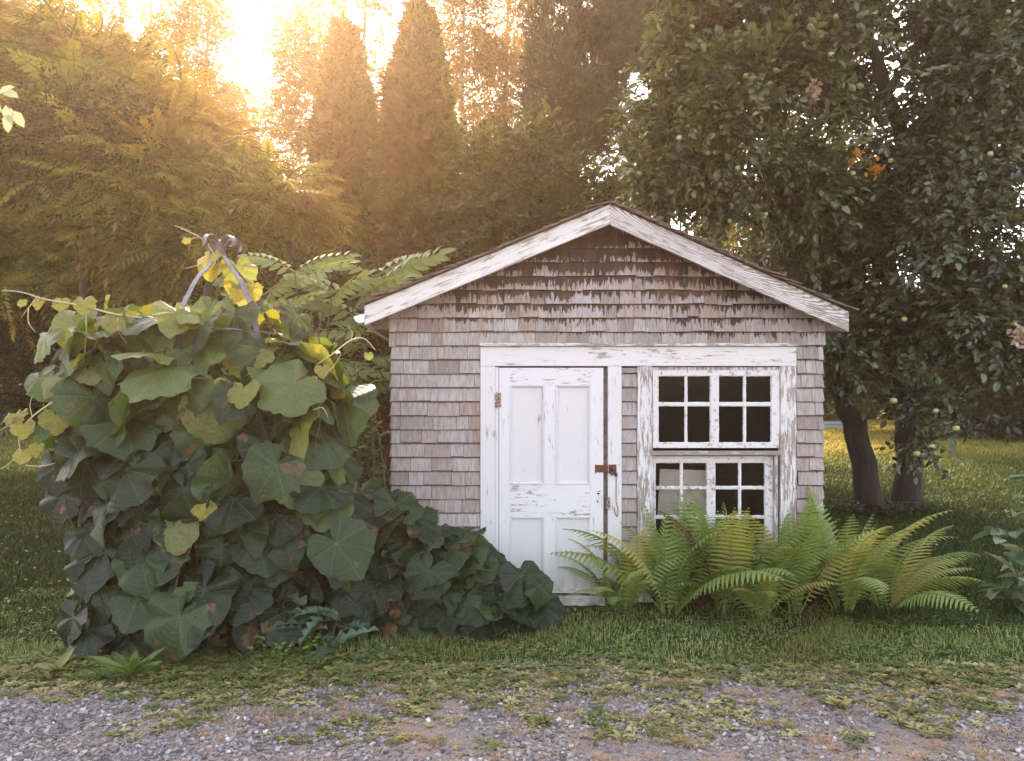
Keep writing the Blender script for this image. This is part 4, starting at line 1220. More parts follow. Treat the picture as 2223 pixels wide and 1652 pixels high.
for i, (px_, py_, d, hL, nf, lab, kind_) in enumerate(fern_spec):
    b = W(px_, py_, d); b[2] = float(gz(b[0], b[1])) - .02
    t = thing('fern', lab, 'fern', b, 'ferns below the shed window')
    for k in range(int(nf * 1.7)):
        az = k * 2.399 + r.normal() * .3
        u = r.random()
        typ = 'arch' if (kind_ != 'tall' and u < .55) or (kind_ == 'tall' and u < .35) else ('yellow' if u > .93 or (kind_ == 'wide' and u > .8) else 'up')
        if r.random() < .02: typ = 'brown'
        o = bpy.data.objects.new('frond', FR[typ][int(r.integers(0, len(FR[typ])))]); C.objects.link(o); o.parent = t
        s = hL * (.82 + .35 * r.random()) * (1.12 if typ != 'up' else 1)
        o.location = (.05 * math.cos(az), .05 * math.sin(az), 0); o.scale = (s, s, s)
        o.rotation_euler = (r.normal() * .22, r.normal() * .16 - .05, az)
    if kind_ == 'low' or i in (3, 6):
        for az, s in {0: ((-2.6, .62), (-1.9, .55)), 3: ((-.6, .72), (-2.3, .66)), 6: ((.05, .85), (-.35, .78), (.4, .8))}[i]:
            o = bpy.data.objects.new('frond', FR['yellow' if i else 'arch'][1 if not i else 0]); C.objects.link(o); o.parent = t
            o.scale = (s, s, s); o.rotation_euler = (0, .15, az)

# ============================================================ SMALL PLANTS
def leafy(name, label, cat, base, stems, leafT, ls, mat, n, seed, group=None, stemmat=None, rise=.2, lean=.35):
    """upright stems with leaves all the way up: stems = list of (dx,dy,height)"""
    r = np.random.default_rng(seed); b = np.array(base, float); b[2] = float(gz(b[0], b[1]))
    t = thing(name, label, cat, b, group); g = Geo(); f = Geo()
    for (dx, dy, h) in stems:
        p0 = b + np.array([dx * .4, dy * .4, 0]); p1 = b + np.array([dx, dy, h]); m = (p0 + p1) / 2 + r.normal(size=3) * .04 * h
        pth = smooth_path([p0, m, p1], 12); g.tube(pth, np.linspace(.006, .002, 12) * max(1, h), 5)
        k = np.clip((.2 + .8 * r.random(n)) * 11, 0, 10.99); i0 = k.astype(int); q = pth[i0] + (pth[np.minimum(i0 + 1, 11)] - pth[i0]) * (k - i0)[:, None]
        a = r.random(n) * 6.28; D = np.stack([np.cos(a), np.sin(a), rise + .3 * r.normal(size=n)], 1)
        f.inst(leafT, basis(D, np.array([0, 0, 1.]) + .3 * r.normal(size=(n, 3)), ls * (.6 + .7 * r.random(n))), q, np.clip(.5 + .25 * r.normal(size=n), 0, 1))
    g.build('stem', stemmat or M['stem'], t, b); f.build('foliage', mat, t, b)
    return t


leafy('jewelweed', 'tall light green jewelweed between the vine and the shed wall', 'plant', W(815, 1100, 6.1),
      [(random.uniform(-.25, .16), random.uniform(-.2, .25), random.uniform(.9, 1.95)) for _ in range(18)], simple_leaf(.5, .15, .2), .075, M['leaf_jewel'], 30, 3)
leafy('goldenrod', 'bushy narrow leaved weed growing close under the shed gutter', 'plant', W(800, 1000, 6.9),
      [(random.uniform(-.35, .12), random.uniform(-.3, .3), random.uniform(1.3, 2.0)) for _ in range(16)], LANCE, .11, M['leaf_bush'], 60, 5)
for lab, px_, py_, s in (('bright green seedling growing before the vine leaves near the door', 950, 1320, .10), ('bright green seedling nearest to the white door', 997, 1310, .085)):
    leafy('seedling', lab, 'seedling', W(px_, py_, 5.58), [(0, 0, s * .7), (.015, .01, s)], simple_leaf(.45, .1, .15), .055, M['leaf_seed'], 7, int(px_), 'bright seedlings before the vine', rise=.35)
for lab, px_, py_, n, sp in (('patch of bright yellow green nettle leaves under the dead vine leaves', 590, 1430, 16, .16), ('patch of bright nettle leaves beside the thistle', 670, 1420, 14, .16), ('small bright weed at the base of the vine beside the grass strip', 850, 1350, 9, .10)):
    leafy('nettle_patch', lab, 'weed', W(px_, py_, 1.6 * F / (py_ - HY)), [(random.uniform(-sp, sp), random.uniform(-.08, .08), random.uniform(.05, .15)) for _ in range(n)], simple_leaf(.6, .1, .15), .042, M['leaf_seed'], 7, int(px_), 'bright weeds under the vine')
# thistle: jagged leaves
def thistle_leaf():
    n = 9; V, fs = [], []
    for i in range(n):
        y = i / (n - 1); hw = .26 * (1 - y * .8) * (1.0 if i % 2 else .32)
        if i == n - 1: hw = .004
        z = -.35 * y * y; V += [(-hw, y + (.05 if i % 2 else 0), z + (.10 if i % 2 else .02)), (0, y, z), (hw, y + (.05 if i % 2 else 0), z + (.10 if i % 2 else .02))]
    for i in range(n - 1): fs += [(3 * i, 3 * i + 1, 3 * i + 4, 3 * i + 3), (3 * i + 1, 3 * i + 2, 3 * i + 5, 3 * i + 4)]
    g = Geo(); g.polys(np.array(V), fs); return g.tpl()


leafy('thistle', 'spiky blue green thistle at the foot of the vine', 'thistle', W(690, 1405, 5.02), [(-.10, 0, .34), (.02, -.03, .30), (.14, .02, .26), (.2, 0, .22)], thistle_leaf(), .24, M['leaf_thistle'], 6, 12, rise=.25)
leafy('dandelion', 'upright dandelion leaves at the gravel edge left of the biggest low vine leaf'.replace('left of', 'below'), 'weed', W(285, 1475, 4.5), [(0, 0, .03)], simple_leaf(.26, .1, .25), .24, M['leaf_jewel'], 14, 14, rise=1.0)
leafy('dandelion', 'flat dandelion rosette by itself near the shaded gravel corner', 'weed', W(125, 1460, 4.6), [(0, 0, .03)], simple_leaf(.35, .1, .25), .15, M['leaf_weed'], 12, 15, rise=.5)
leafy('plantain_weed', 'pale leafy weed standing alone amid the gravel', 'weed', W(1820, 1540, 4.05), [(0, 0, .03)], simple_leaf(.4, .1, .25), .09, M['leaf_weed_dry'], 12, 16, rise=.6)
leafy('garden_shrub', 'shrub with large pale pointed leaves at the edge of the lawn', 'shrub', W(2262, 1310, 5.9),
      [(-.28, 0, 1.12), (-.15, -.1, .98), (.05, .05, 1.15), (-.33, .05, .72), (-.3, -.1, .5), (.25, 0, .9), (-.36, .0, .28), (0, .2, .9)], simple_leaf(.42, .12, .2), .24, M['shrub_leaf'], 11, 18, rise=.15)
# sumac like saplings behind the vine: arching compound leaves
PINS = [pinnate(7, simple_leaf(.40, .15, .25), .60, .20, .5, 40 + s) for s in range(3)]
def sapling(label, base, tops, seed, nl=7, sc=1.0):
    r = np.random.default_rng(seed); b = np.array(base, float); b[2] = float(gz(b[0], b[1]))
    t = thing('sumac_sapling', label, 'sapling', b, 'saplings behind the vine'); g = Geo(); f = Geo()
    for (dx, dy, h) in tops:
        e = b + np.array([dx, dy, h]); pth = smooth_path([b, (b + e) / 2 + r.normal(size=3) * .08, e], 14); g.tube(pth, np.linspace(.016, .006, 14), 5)
        for i in range(nl):
            q = pth[13 - int(i * .9)]; a = i * 2.4 + r.random(); D = np.array([[math.cos(a), .7 * math.sin(a) - .15, .75 if i < 3 else .3]])
            f.inst(PINS[i % 3], basis(D, np.array([[0, -.7, .8]]) + .15 * r.normal(size=(1, 3)), sc * (.8 + .4 * r.random())), q[None], np.array([np.clip(.6 + .2 * r.normal(), 0, 1)]))
    g.build('stem', M['stem'], t, b); f.build('foliage', M['leaf_sumac'], t, b)


zg = lambda px_, d: float(gz((px_ - CX) * d / F, d))
def top(px_, py_, d, bpx): p = W(px_, py_, d); q = W(bpx, 905, d); return (p[0] - q[0], 0, p[2] - zg(bpx, d))
sapling('light green sumac sapling between the obelisk finial and the shed', W(680, 905, 7.6), [top(640, 590, 7.6, 680), top(720, 640, 7.6, 680), top(600, 680, 7.6, 680)], 21)
sapling('light green sumac sapling arching over the low end of the shed roof', W(800, 905, 7.9), [top(815, 600, 7.9, 800), top(760, 650, 7.9, 800), top(790, 700, 7.9, 800)], 22)
sapling('sumac sapling half hidden low behind the vine top', W(560, 905, 8.4), [top(570, 640, 8.4, 560), top(520, 690, 8.4, 560)], 23)
# hanging twig close to the eye
b = W(-70, 210, 3.0); t = thing('hanging_twig', 'drooping leafy twig close by at the picture edge above the vine', 'twig', b)
g = Geo(); pth = smooth_path([W(-160, 150, 3.0), W(-70, 190, 3.0), W(0, 215, 3.0), W(25, 240, 3.0)], 12); g.tube(pth, np.linspace(.008, .003, 12), 5); g.build('stem', M['stem'], t, b)
f = Geo(); pts = np.array([W(p, q, 3.0) for p, q in ((-5, 205), (8, 200), (0, 225), (12, 228), (28, 240), (20, 245), (-30, 210))])
f.inst(simple_leaf(.5, .12, .2), basis(np.array([(.5, -.2, .2), (.6, -.3, -.2), (-.2, -.4, -1), (.35, -.2, -.8), (.55, -.2, -.7), (.05, -.3, -1), (-.2, -.3, -1)]), np.tile([.1, -.9, .5], (7, 1)), .085), pts, np.full(7, .9))
f.build('leaves', M['shrub_leaf'], t, b)

# ============================================================ TREES
loc_tr = 'tall broad tree with layered feathery golden green leaves above the vine'
tree('locust_tree', loc_tr, 'tree', [W(240, 900, 11.5), W(255, 700, 11.5), W(262, 480, 11.5), W(255, 300, 11.6), W(230, 100, 11.8)], .15, .05,
     [blob(50, 150, 12, 120, 100), blob(180, 230, 11.8, 140, 100), blob(310, 300, 11.4, 130, 90), blob(420, 370, 11, 130, 90), blob(140, 370, 11, 190, 120), blob(330, 450, 10.6, 170, 90), blob(550, 470, 10.6, 100, 62), blob(430, 560, 10.2, 140, 42), blob(70, 520, 10.4, 150, 80), blob(250, 560, 10.3, 120, 50)],
     TW_PIN, 3900, M['leaf_locust'], M['bark'], 1.2, .3, -.06, .95, 61, .0, .1, .3, 8, flat=.45)
for lab, px_, d, h_, rr_, sd in (('slim brown trunk standing on the lawn behind the vine', 180, 9.6, 2.6, .085, 1), ('thin bare pale trunk deep in the shade behind the vine', 243, 12.5, 4.5, .06, 2)):
    b = W(px_, 905, d)
    tree('slim_tree', lab, 'tree', [b, b + (0.03, 0, h_ * .5), b + (-.05, 0, h_)], rr_, rr_ * .6, [(b + np.array([0, .3, h_ + .9]), np.array([.9, .9, .7]))], TW_SMALL, 260, M['leaf_dark'], M['bark'] if sd == 1 else M['bark_pale'], 1, .3, None, 1, 63 + sd, subs=4)

birch = [
    ('aspen_tree', 'pale sunlit aspen crown at the top behind the feathery tree', 330, 23, [blob(300, 60, 23, 140, 140), blob(370, 200, 23, 110, 120), blob(200, 60, 24, 110, 100), blob(250, -120, 23, 150, 130)], 1900, 71),
    ('aspen_tree', 'pale aspen crown beside the bright gap of sky', 455, 22, [blob(440, 90, 22, 70, 120), blob(455, 250, 22, 80, 110), blob(520, 330, 21, 75, 70), blob(440, -80, 22, 80, 110), blob(500, 200, 22, 40, 60)], 2500, 72),
    ('aspen_tree', 'rusty aspen with thin white trunk rising between the two cypress shaped trees', 795, 20, [blob(660, 110, 21, 60, 130), blob(640, 270, 21, 60, 90), blob(780, 60, 20, 70, 150), blob(800, 250, 21, 50, 140), blob(600, 300, 21, 60, 80), blob(640, 130, 21, 55, 120), blob(800, -120, 20, 110, 110)], 3600, 73),
    ('aspen_tree', 'rust coloured aspen right behind the taller cypress shaped tree', 1010, 20, [blob(1010, 80, 20, 75, 150), blob(1000, 300, 20, 70, 110), blob(1080, 200, 21, 80, 120), blob(1000, -120, 20, 100, 110)], 2700, 74),
    ('aspen_tree', 'thin leafed rusty aspen next to the pine', 1105, 22, [blob(1100, 60, 22, 75, 130), blob(1110, 330, 21, 70, 90), blob(1160, -90, 22, 90, 110)], 1700, 75),
    ('aspen_tree', 'aspen crown in the corner of the sky above the feathery tree', 40, 25, [blob(40, -60, 25, 160, 120), blob(110, 60, 25, 100, 80), blob(-60, 150, 25, 130, 150)], 1500, 76)]
for nm, lab, px_, d, bl, n, sd in birch:
    b = W(px_, 905, d); top_ = max(c[2] + s[2] for c, s in bl)
    tree(nm, lab, 'tree', [b, b + (.1, 0, 4), b + (-.1, 0, 9), b + (.1, 0, top_ - b[2] - .5)], .13, .03, bl, TW_SMALL, n, M['leaf_birch'], M['bark_pale'], 1.35, .15, -.12, .9, sd, .1, .15, .3, 8, 'aspens behind the shed')


def thuja(label, px_, d, wpx, toppy, mat, seed, prof, n=3300, brown=None):
    r = np.random.default_rng(seed); b = W(px_, 905, d); b[2] = zg(px_, d)
    t = thing('arborvitae', label, 'conifer', b, 'pair of columnar conifers')
    zt_ = W(px_, toppy, d)[2] - b[2]; w = wpx * d / F / 2
    g = Geo(); g.tube([b + (0, 0, -.05), b + (0, 0, zt_ * .5), b + (0, 0, zt_ * .95)], [.16, .09, .02], 8); g.build('trunk', M['bark'], t, b, smooth=True)
    f = Geo(); f2 = Geo()
    u = r.random(n); z = zt_ * (1 - (1 - u) ** 1.0); az = r.uniform(-math.pi, math.pi, n)
    rad = w * np.interp(z / zt_, prof[0], prof[1])
    lump = np.array([noise.noise(Vector((math.cos(a) * 2.0, math.sin(a) * 2.0, q * 1.5 + seed))) for a, q in zip(az, z)])
    lump2 = np.array([noise.noise(Vector((math.cos(a) * 5.0, math.sin(a) * 5.0, q * 4.0 + seed))) for a, q in zip(az, z)])
    rad = rad * (1 + .24 * lump + .16 * lump2) * (.92 + .10 * r.random(n)) * np.where(r.random(n) < .2, .75, 1)
    P = b + np.stack([np.cos(az) * rad, np.sin(az) * rad, z], 1)
    out = np.stack([np.cos(az), np.sin(az), np.zeros(n)], 1)
    D = out * .75 + np.array([0, 0, .55]) + r.normal(size=(n, 3)) * .45
    U = np.cross(out, [0, 0, 1.]) * r.choice([-1, 1], n)[:, None] * .9 + out * .5 + r.normal(size=(n, 3)) * .4 + np.array([0, 0, .4])
    S = (1.55 + .85 * r.random(n)) * np.interp(z / zt_, [0, .8, 1], [1.05, .95, .6]); kt = r.integers(0, 4, n)
    R = np.clip(.45 + .3 * lump2 + .22 * r.normal(size=n), 0, 1)
    br = (z / zt_ < brown + .12 * lump + .05 * r.normal(size=n)) if brown else np.zeros(n, bool)
    for q in range(4):
        w1 = (kt == q) & ~br; f.inst(TH[q], basis(D[w1], U[w1], S[w1]), P[w1], R[w1])
        w2 = (kt == q) & br
        if w2.any(): f2.inst(TH[q], basis(D[w2], U[w2], S[w2]), P[w2], R[w2])
    # inner dead twigs make the core opaque
    m = 900; z = zt_ * r.random(m); az = r.uniform(-3.14, 3.14, m); rad = w * np.interp(z / zt_, prof[0], prof[1]) * .62
    Pc = b + np.stack([np.cos(az) * rad, np.sin(az) * rad, z], 1); 
    f.build('crown', mat, t, b)
    f3 = f2 if brown else Geo()
    f3.inst(TH[0], basis(unit(m) + (0, 0, .5), unit(m), 2.0), Pc, r.random(m))
    f3.build('brown_sprays', M['leaf_thuja_brown'], t, b)


thuja('shorter columnar conifer beside the bright sky, green to its hazy tip', 748, 14, 122, 66, M['leaf_thuja'], 81, ([0, .15, .45, .7, .88, .97, 1], [.95, 1, .98, .72, .42, .16, .03]), 3600)
thuja('taller columnar conifer with rust brown lower foliage behind the shed', 908, 13.6, 130, 30, M['leaf_thuja'], 82, ([0, .15, .45, .7, .88, .97, 1], [1, 1.0, .98, .80, .5, .22, .04]), 3900, brown=.52)


def pine(label, px_, d, bl, n, sd, r0=.16, sc=1.35):
    b = W(px_, 905, d); top_ = max(c[2] for c, s in bl)
    tree('pine_tree', label, 'pine', [b, b + (.05, 0, 3), b + (0, 0, 7), b + (.1, 0, max(8, top_ - b[2]))], r0, .05, bl, TUFT, n, M['leaf_pine'], M['bark'], sc, .45, -.25, 1.0, sd, .5, 0, .3, 12, 'pines behind the shed')


pine('big soft pine with drooping plumes behind the roof ridge', 1248, 16, [blob(1225, 60, 16, 80, 110), blob(1210, 190, 15.6, 80, 110), blob(1290, 130, 16, 90, 90), blob(1280, 260, 15.8, 100, 80), blob(1330, 60, 16.4, 60, 70), blob(1200, 300, 15.7, 70, 60), blob(1350, 290, 16.2, 70, 70), blob(1240, -80, 16, 100, 100)], 8200, 91)
pine('pine with open branches and dark trunk between the big pine and the apple trees', 1440, 17.5, [blob(1420, 100, 17.5, 70, 60), blob(1390, 30, 17.5, 60, 50), blob(1450, -60, 17.5, 110, 80), blob(1470, 180, 17.6, 60, 70), blob(1420, 300, 17.6, 70, 70), blob(1400, 390, 17.4, 70, 40)], 4000, 92, .2)

pine('dark evergreen mass added behind the feathery tree to shade the lawn', 250, 17, [blob(330, 420, 17, 120, 90), blob(200, 470, 17, 130, 90), blob(430, 490, 16.5, 110, 80), blob(60, 430, 17, 140, 110), blob(300, 600, 17, 160, 90), blob(90, 600, 17, 150, 100)], 6500, 93, .15, 1.6)  # fills the solid backdrop; put in to keep sun off the lawn
pine('low dark evergreen added just behind the peak of the shed roof to shade the lawn', 1230, 15.5, [blob(1090, 480, 15.5, 90, 80), blob(1220, 450, 15.5, 100, 80), blob(1340, 470, 15.5, 90, 80), blob(1150, 600, 15.5, 160, 90), blob(1330, 600, 15.5, 140, 90)], 5200, 94, .13, 1.6)  # fills dark shapes past the ridge; put in to shade the lawn
tree('maple_tree', 'lighter leafy maple filling the view behind the fruit tree limbs', 'tree', [W(1700, 905, 19), W(1700, 600, 19), W(1690, 250, 19.3)], .14, .04,
     [blob(1620, 300, 19, 110, 100), blob(1780, 250, 20, 130, 120), blob(1560, 420, 18, 90, 80), blob(1700, 110, 20, 110, 90), blob(1860, 400, 20, 110, 110), blob(1680, 450, 19, 120, 80)], TW_BUSH, 2300, M['leaf_bush'], M['bark'], 1.3, .2, -.12, .9, 131, .1, .1, .3, 8)
# shrubs behind the shed and in the shade of the trees
def shrub(label, bl, n, sd, mat='leaf_bush', tp=TW_BUSH, nm='wild_shrub', sc=1.0, gap=-.25, grp='wild shrubs behind the shed'):
    c0 = np.mean([c for c, s in bl], axis=0); b = np.array([c0[0], c0[1], 0])
    z0 = float(gz(b[0], b[1]))
    tree(nm, label, 'shrub', [b, np.array([b[0], b[1], z0 + .4 * (c0[2] - z0)]), np.array([b[0] + .05, b[1], max(z0 + .3, c0[2])])], .05, .02, bl, tp, n, M[mat], M['bark'], sc, .2, gap, 1.3, sd, .15, .05, .6, 6, grp, sides=6)


shrub('leafy shrub showing between the taller conifer and the roof ridge', [blob(1060, 400, 13, 70, 90), blob(1010, 480, 12.5, 60, 70), blob(1080, 520, 12.5, 90, 90)], 900, 101)
shrub('light green maple like shrub in front of the big pine', [blob(1150, 350, 12.5, 70, 60), blob(1180, 430, 12.5, 90, 60), blob(1100, 450, 12, 60, 50)], 800, 102)
shrub('dull bush with faded flowers just behind the roof ridge', [blob(1215, 450, 12, 80, 40), blob(1300, 420, 12.2, 70, 50), blob(1250, 520, 12, 120, 60)], 800, 103)
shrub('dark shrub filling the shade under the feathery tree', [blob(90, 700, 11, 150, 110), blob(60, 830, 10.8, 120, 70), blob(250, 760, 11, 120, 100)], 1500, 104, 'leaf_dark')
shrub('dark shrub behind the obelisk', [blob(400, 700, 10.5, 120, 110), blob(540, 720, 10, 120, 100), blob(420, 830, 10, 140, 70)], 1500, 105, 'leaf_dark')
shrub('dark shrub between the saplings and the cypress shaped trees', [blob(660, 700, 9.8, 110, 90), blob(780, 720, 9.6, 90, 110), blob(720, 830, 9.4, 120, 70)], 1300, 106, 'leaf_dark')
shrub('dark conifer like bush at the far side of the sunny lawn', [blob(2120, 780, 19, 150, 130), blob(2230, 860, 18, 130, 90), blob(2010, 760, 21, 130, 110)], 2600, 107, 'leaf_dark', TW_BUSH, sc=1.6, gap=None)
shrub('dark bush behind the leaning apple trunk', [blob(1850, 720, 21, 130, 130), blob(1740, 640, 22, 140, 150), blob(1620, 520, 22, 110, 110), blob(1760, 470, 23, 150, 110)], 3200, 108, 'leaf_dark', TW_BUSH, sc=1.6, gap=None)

# ---- apple trees
A_bl = [blob(1500, 150, 8.6, 80, 90), blob(1600, 60, 8.6, 100, 80), blob(1480, 260, 8.5, 90, 60), blob(1590, 220, 8.4, 110, 80), blob(1400, 380, 8.4, 70, 45), blob(1490, 350, 8.3, 90, 60), blob(1620, 350, 8.4, 110, 80), blob(1720, 200, 8.7, 100, 90), blob(1740, 400, 8.8, 90, 80), blob(1610, 460, 8.6, 90, 50), blob(1760, 60, 8.8, 110, 90), blob(1560, -60, 8.7, 120, 80), blob(1730, 530, 9.4, 80, 60)]
B_bl = [blob(1900, 330, 9.2, 100, 80), blob(1860, 140, 9.2, 80, 80), blob(2010, 330, 9.0, 90, 80), blob(2120, 180, 8.7, 120, 120), blob(2100, 370, 8.6, 110, 90), blob(2060, 60, 9.0, 90, 70), blob(2190, 40, 8.7, 100, 90), blob(1880, 480, 9.4, 110, 80), blob(2050, 510, 8.6, 120, 80), blob(2170, 560, 8.4, 100, 100), blob(1850, 620, 9.5, 90, 70), blob(1970, 650, 9.0, 110, 80), blob(2100, 690, 8.5, 110, 70), blob(1840, 740, 8.9, 80, 50), blob(1930, 750, 8.8, 100, 40), blob(1850, 795, 8.8, 60, 22),
        blob(1965, 850, 8.4, 55, 14), blob(2065, 885, 8.2, 70, 10), blob(2005, 960, 8.2, 18, 24), blob(2210, 380, 9.4, 80, 110), blob(2000, 430, 9.6, 90, 80), blob(2190, 740, 8.3, 80, 50), blob(1960, -60, 9, 140, 90)]
TA = [W(1888, 1095, 9.5), W(1872, 980, 9.5), W(1840, 880, 9.5), W(1790, 720, 9.45), W(1720, 590, 9.3), W(1690, 490, 9.1), W(1695, 380, 8.9), W(1660, 250, 8.7)]
TB = [W(1972, 1092, 9.7), W(1972, 950, 9.7), W(1945, 780, 9.6), W(1930, 600, 9.5), W(1950, 450, 9.4), W(1965, 360, 9.3), W(1935, 220, 9.2), W(1890, 90, 9.1), W(1870, 0, 9.1)]
def exA(g):
    for pts, r_ in (([(1695, 510, 9.1), (1640, 480, 8.9), (1590, 470, 8.7)], .045), ([(1760, 640, 9.4), (1720, 630, 9.2), (1640, 625, 9.1)], .03), ([(1690, 420, 8.9), (1640, 330, 8.7), (1560, 250, 8.6), (1490, 180, 8.6)], .04)):
        g.tube(smooth_path([W(*p) for p in pts], 14), np.linspace(r_, r_ * .4, 14), 7)
def exB(g):
    for pts, r_ in (([(1940, 700, 9.5), (2020, 660, 9.2), (2110, 650, 8.8), (2190, 600, 8.6)], .05), ([(1935, 640, 9.5), (1900, 700, 9.2), (1840, 745, 9.0)], .045), ([(1965, 370, 9.3), (2050, 300, 9), (2130, 200, 8.7)], .05), ([(1930, 200, 9.2), (1840, 130, 9.1), (1770, 140, 9)], .035), ([(1960, 820, 9.3), (2010, 880, 8.6), (2080, 930, 8.2)], .02), ([(1950, 850, 9.2), (1975, 930, 8.5), (2000, 1010, 8.2)], .016), ([(1955, 760, 9.5), (1950, 690, 9.1), (1990, 640, 8.9)], .04)):
        g.tube(smooth_path([W(*p) for p in pts], 14), np.linspace(r_, r_ * .4, 14), 7)
tA, PA = tree('apple_tree', 'apple tree with black leaning trunk and branches reaching over the shed roof', 'tree', TA, .165, .04, A_bl, TW_APPLE, 4600, M['leaf_apple'], M['bark_apple'], 1.12, .25, -.14, 1.3, 111, .1, .15, .22, 9, 'two apple trees', extra=exA, sides=12, open_along=[(1780, 700), (1720, 590), (1690, 490), (1695, 400)])
tB, PB = tree('apple_tree', 'apple tree with straighter dark trunk and one leafy bough hanging down to the lawn', 'tree', TB, .165, .05, B_bl, TW_APPLE, 6800, M['leaf_apple2'], M['bark_apple'], 1.12, .25, -.20, 1.3, 112, .0, .2, .22, 9, 'two apple trees', extra=exB, sides=12, open_along=[(1935, 700), (1925, 600), (1945, 450), (1968, 365), (1940, 230), (1895, 110)])
# apples: dimpled spheres
g = Geo(); nu, nv = 12, 8; V = []
for j in range(nv + 1):
    t_ = math.pi * j / nv
    for i in range(nu):
        a = 2 * math.pi * i / nu; rr = 1 - .32 * math.exp(-(t_ / .45) ** 2) - .18 * math.exp(-((math.pi - t_) / .4) ** 2)
        V.append((rr * math.sin(t_) * math.cos(a) * 1.05, rr * math.sin(t_) * math.sin(a) * 1.05, rr * math.cos(t_)))
g.polys(np.array(V) * .036, [(j * nu + i, (j + 1) * nu + i, (j + 1) * nu + (i + 1) % nu, j * nu + (i + 1) % nu) for j in range(nv) for i in range(nu)])
g.tube([(0, 0, .025), (.003, 0, .055)], .002, 4)
APM = g.mesh('apple', M['apple'], smooth=True)
r = np.random.default_rng(9)
for t_, bl, n in ((tA, A_bl, 30), (tB, B_bl, 20)):
    for i in range(n):
        c, s = bl[int(r.integers(0, len(bl)))]
        u = np.array([r.uniform(-.85, .85), -r.uniform(.8, 1.15), r.uniform(-.85, .7)])
        o = bpy.data.objects.new('apple', APM); C.objects.link(o); o.parent = t_
        o.location = Vector(c + u * s) - t_.location; o.rotation_euler = (r.normal() * .3, r.normal() * .3, r.random() * 6); k = .62 + .36 * r.random(); o.scale = (k, k, k)
for px_, py_, d in ((1990, 985, 8.0), (2022, 970, 8.0), (2008, 988, 8.05), (2075, 930, 7.95), (1940, 870, 8.1)):
    o = bpy.data.objects.new('apple', APM); C.objects.link(o); o.parent = tB; o.location = Vector(W(px_, py_, d)) - tB.location
# webworm tents and dead leaf clusters
def nest(name, label, cat, px_, py_, d, w, h, mat, n, sd):
    r = np.random.default_rng(sd); b = W(px_, py_, d); g = Geo()
    u = r.normal(size=(n, 3)) * .45 * np.array([w, w, h]); S = .05 + .05 * r.random(n)
    g.inst(LEAF, basis(r.normal(size=(n, 3)) * (1, 1, 1) + (0, 0, -.8), unit(n), S), b + u, r.random(n))
    o = g.build(name, mat, None, b); tag(o, label, cat)
nest('webworm_nest', 'pale pinkish web tent hanging high in the apple tree over the roof', 'web nest', 1768, 190, 7.95, .06, .13, M['web'], 60, 1)
nest('webworm_nest', 'ragged brown web tent at the edge of the apple boughs', 'web nest', 2213, 725, 7.6, .07, .13, M['web'], 60, 2)
nest('dead_leaf_cluster', 'bright orange dead leaf cluster among the dark apple leaves', 'dead leaves', 1903, 365, 8.2, .07, .08, M['orange_leaf'], 30, 3)
nest('dead_leaf_cluster', 'smaller orange dead leaves beside the thick apple limb', 'dead leaves', 1855, 335, 8.25, .07, .04, M['orange_leaf'], 16, 4)
leafy('dark_foliage', 'low dark leafy filler added for the black shadow under the ferns', 'weed', W(1680, 1318, 6.08), [(random.uniform(-1.0, .85), random.uniform(-.05, .25), random.uniform(.12, .42)) for _ in range(70)], simple_leaf(.55, .1, .2), .075, M['leaf_dark'], 12, 34)  # dark leaves added to stand for the shadow at the fern bases
leafy('dark_foliage', 'low dark weeds around the feet of the apple trunks', 'weed', W(1935, 1095, 9.2), [(random.uniform(-.75, .45), random.uniform(-.25, .2), random.uniform(.08, .22)) for _ in range(40)], simple_leaf(.6, .1, .2), .07, M['leaf_dark'], 9, 33)
# pale blue water trough edge / pool rim beyond the lawn, seen beside the shed corner
b = W(1800, 897, 21.5); b[2] = float(gz(b[0], b[1]))
g = Geo(); a = np.linspace(0, 2 * math.pi, 41); g.tube([(1.1 * math.cos(t), .5 * math.sin(t), .0) for t in a], .05, 6)
pool = thing('paddling_pool', 'small pale blue pool rim at the far edge of the lawn beside the shed corner', 'pool', b)
q = Geo(); q.tube([(0, 0, -.02), (0, 0, .14)], [1.1, 1.1], 40); qo = q.build('wall', plain('pale blue plastic', (.45, .58, .66), .4), pool); qo.scale = (1, .45, 1)
go = g.build('rim', bpy.data.materials['pale blue plastic'], pool); go.location.z = .14

# dark wood beyond
P, D_, U_, S_ = [], [], [], []
r = np.random.default_rng(121); f = Geo()
N = 11000; a = r.uniform(-.95, .95, N); d = 27 + 6 * r.random(N); x = np.tan(a) * d * .95; y = d
hm = np.interp(x, [-30, -10, -3, 2, 6, 9, 16, 30], [9, 8, 6.5, 6.5, 3.2, 3.0, 4.5, 8]) + 1.2 * np.array([noise.noise(Vector((q * .5, 0, 3))) for q in x])
z = gz(x, y) + hm * r.random(N) ** .8
P = np.stack([x, y, z], 1)
for q in range(4):
    w = np.arange(N) % 4 == q
    f.inst(TW_BUSH[q], basis(unit(w.sum()) + (0, -.5, .1), unit(w.sum()) + (0, -.3, 1), 2.4 + r.random(w.sum())), P[w], r.random(w.sum()))
tag(f.build('forest', M['leaf_dark']), kind='stuff')

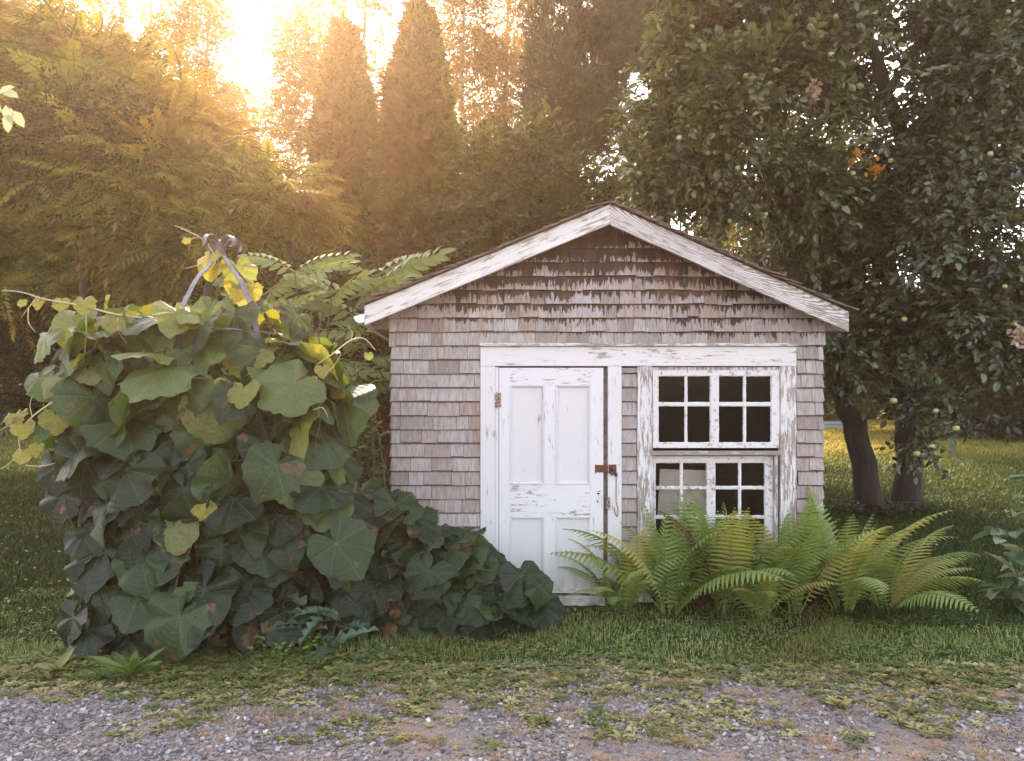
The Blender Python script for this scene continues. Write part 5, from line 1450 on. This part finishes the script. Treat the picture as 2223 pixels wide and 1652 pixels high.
# ============================================================ AIR, LIGHT, CAMERA
HAZE = .0026
hz = Geo(); hz.box(-76, 76, -61, 81, -1.2, 34)
m, nt, out = newmat('haze air')
pv = nd(nt, 'VolumePrincipled', {'Color': (1, .72, .48, 1), 'Density': HAZE, 'Anisotropy': .73})
nt.links.new(pv.outputs[0], out.inputs['Volume'])
ho = hz.build('haze', m); tag(ho, kind='stuff')

SUN_EL, SUN_AZ = math.radians(34), math.radians(-20)      # azimuth from +y towards +x
sd = Vector((math.sin(SUN_AZ) * math.cos(SUN_EL), math.cos(SUN_AZ) * math.cos(SUN_EL), math.sin(SUN_EL)))
L = bpy.data.lights.new('sun', 'SUN'); L.energy = 4.0; L.angle = math.radians(6); L.color = (1, .74, .50)
lo = bpy.data.objects.new('sun', L); C.objects.link(lo); lo.rotation_euler = sd.to_track_quat('Z', 'Y').to_euler()
w = bpy.data.worlds.new('World'); bpy.context.scene.world = w; w.use_nodes = True; nt = w.node_tree; nt.nodes.clear()
sky = nt.nodes.new('ShaderNodeTexSky'); sky.sky_type = 'NISHITA'; sky.sun_disc = False; sky.sun_elevation = SUN_EL; sky.sun_rotation = SUN_AZ; sky.dust_density = 3.0; sky.air_density = 1.0; sky.ozone_density = 1.0
hs = nd(nt, 'HueSaturation', {'Saturation': .5, 'Color': sky.outputs[0]})
bg = nd(nt, 'Background', {0: hs.outputs[0], 1: .15}); wo = nt.nodes.new('ShaderNodeOutputWorld'); nt.links.new(bg.outputs[0], wo.inputs[0])

cam = bpy.data.cameras.new('camera'); co = bpy.data.objects.new('camera', cam); C.objects.link(co)
co.location = (0, 0, H); co.rotation_euler = (math.pi / 2, 0, 0); cam.sensor_width = 36; cam.lens = 36 * F / 2223; cam.shift_x = 0; cam.shift_y = (HY - 826) / 2223; cam.clip_end = 500; cam.clip_start = .05
sc = bpy.context.scene; sc.camera = co
sc.view_settings.view_transform = 'Standard'; sc.view_settings.look = 'None'; sc.view_settings.exposure = 2.45; sc.view_settings.gamma = 1
cy = sc.cycles; cy.max_bounces = 6; cy.diffuse_bounces = 3; cy.glossy_bounces = 2; cy.transmission_bounces = 4; cy.transparent_max_bounces = 8; cy.volume_bounces = 1
cy.use_denoising = True; cy.sample_clamp_indirect = 6
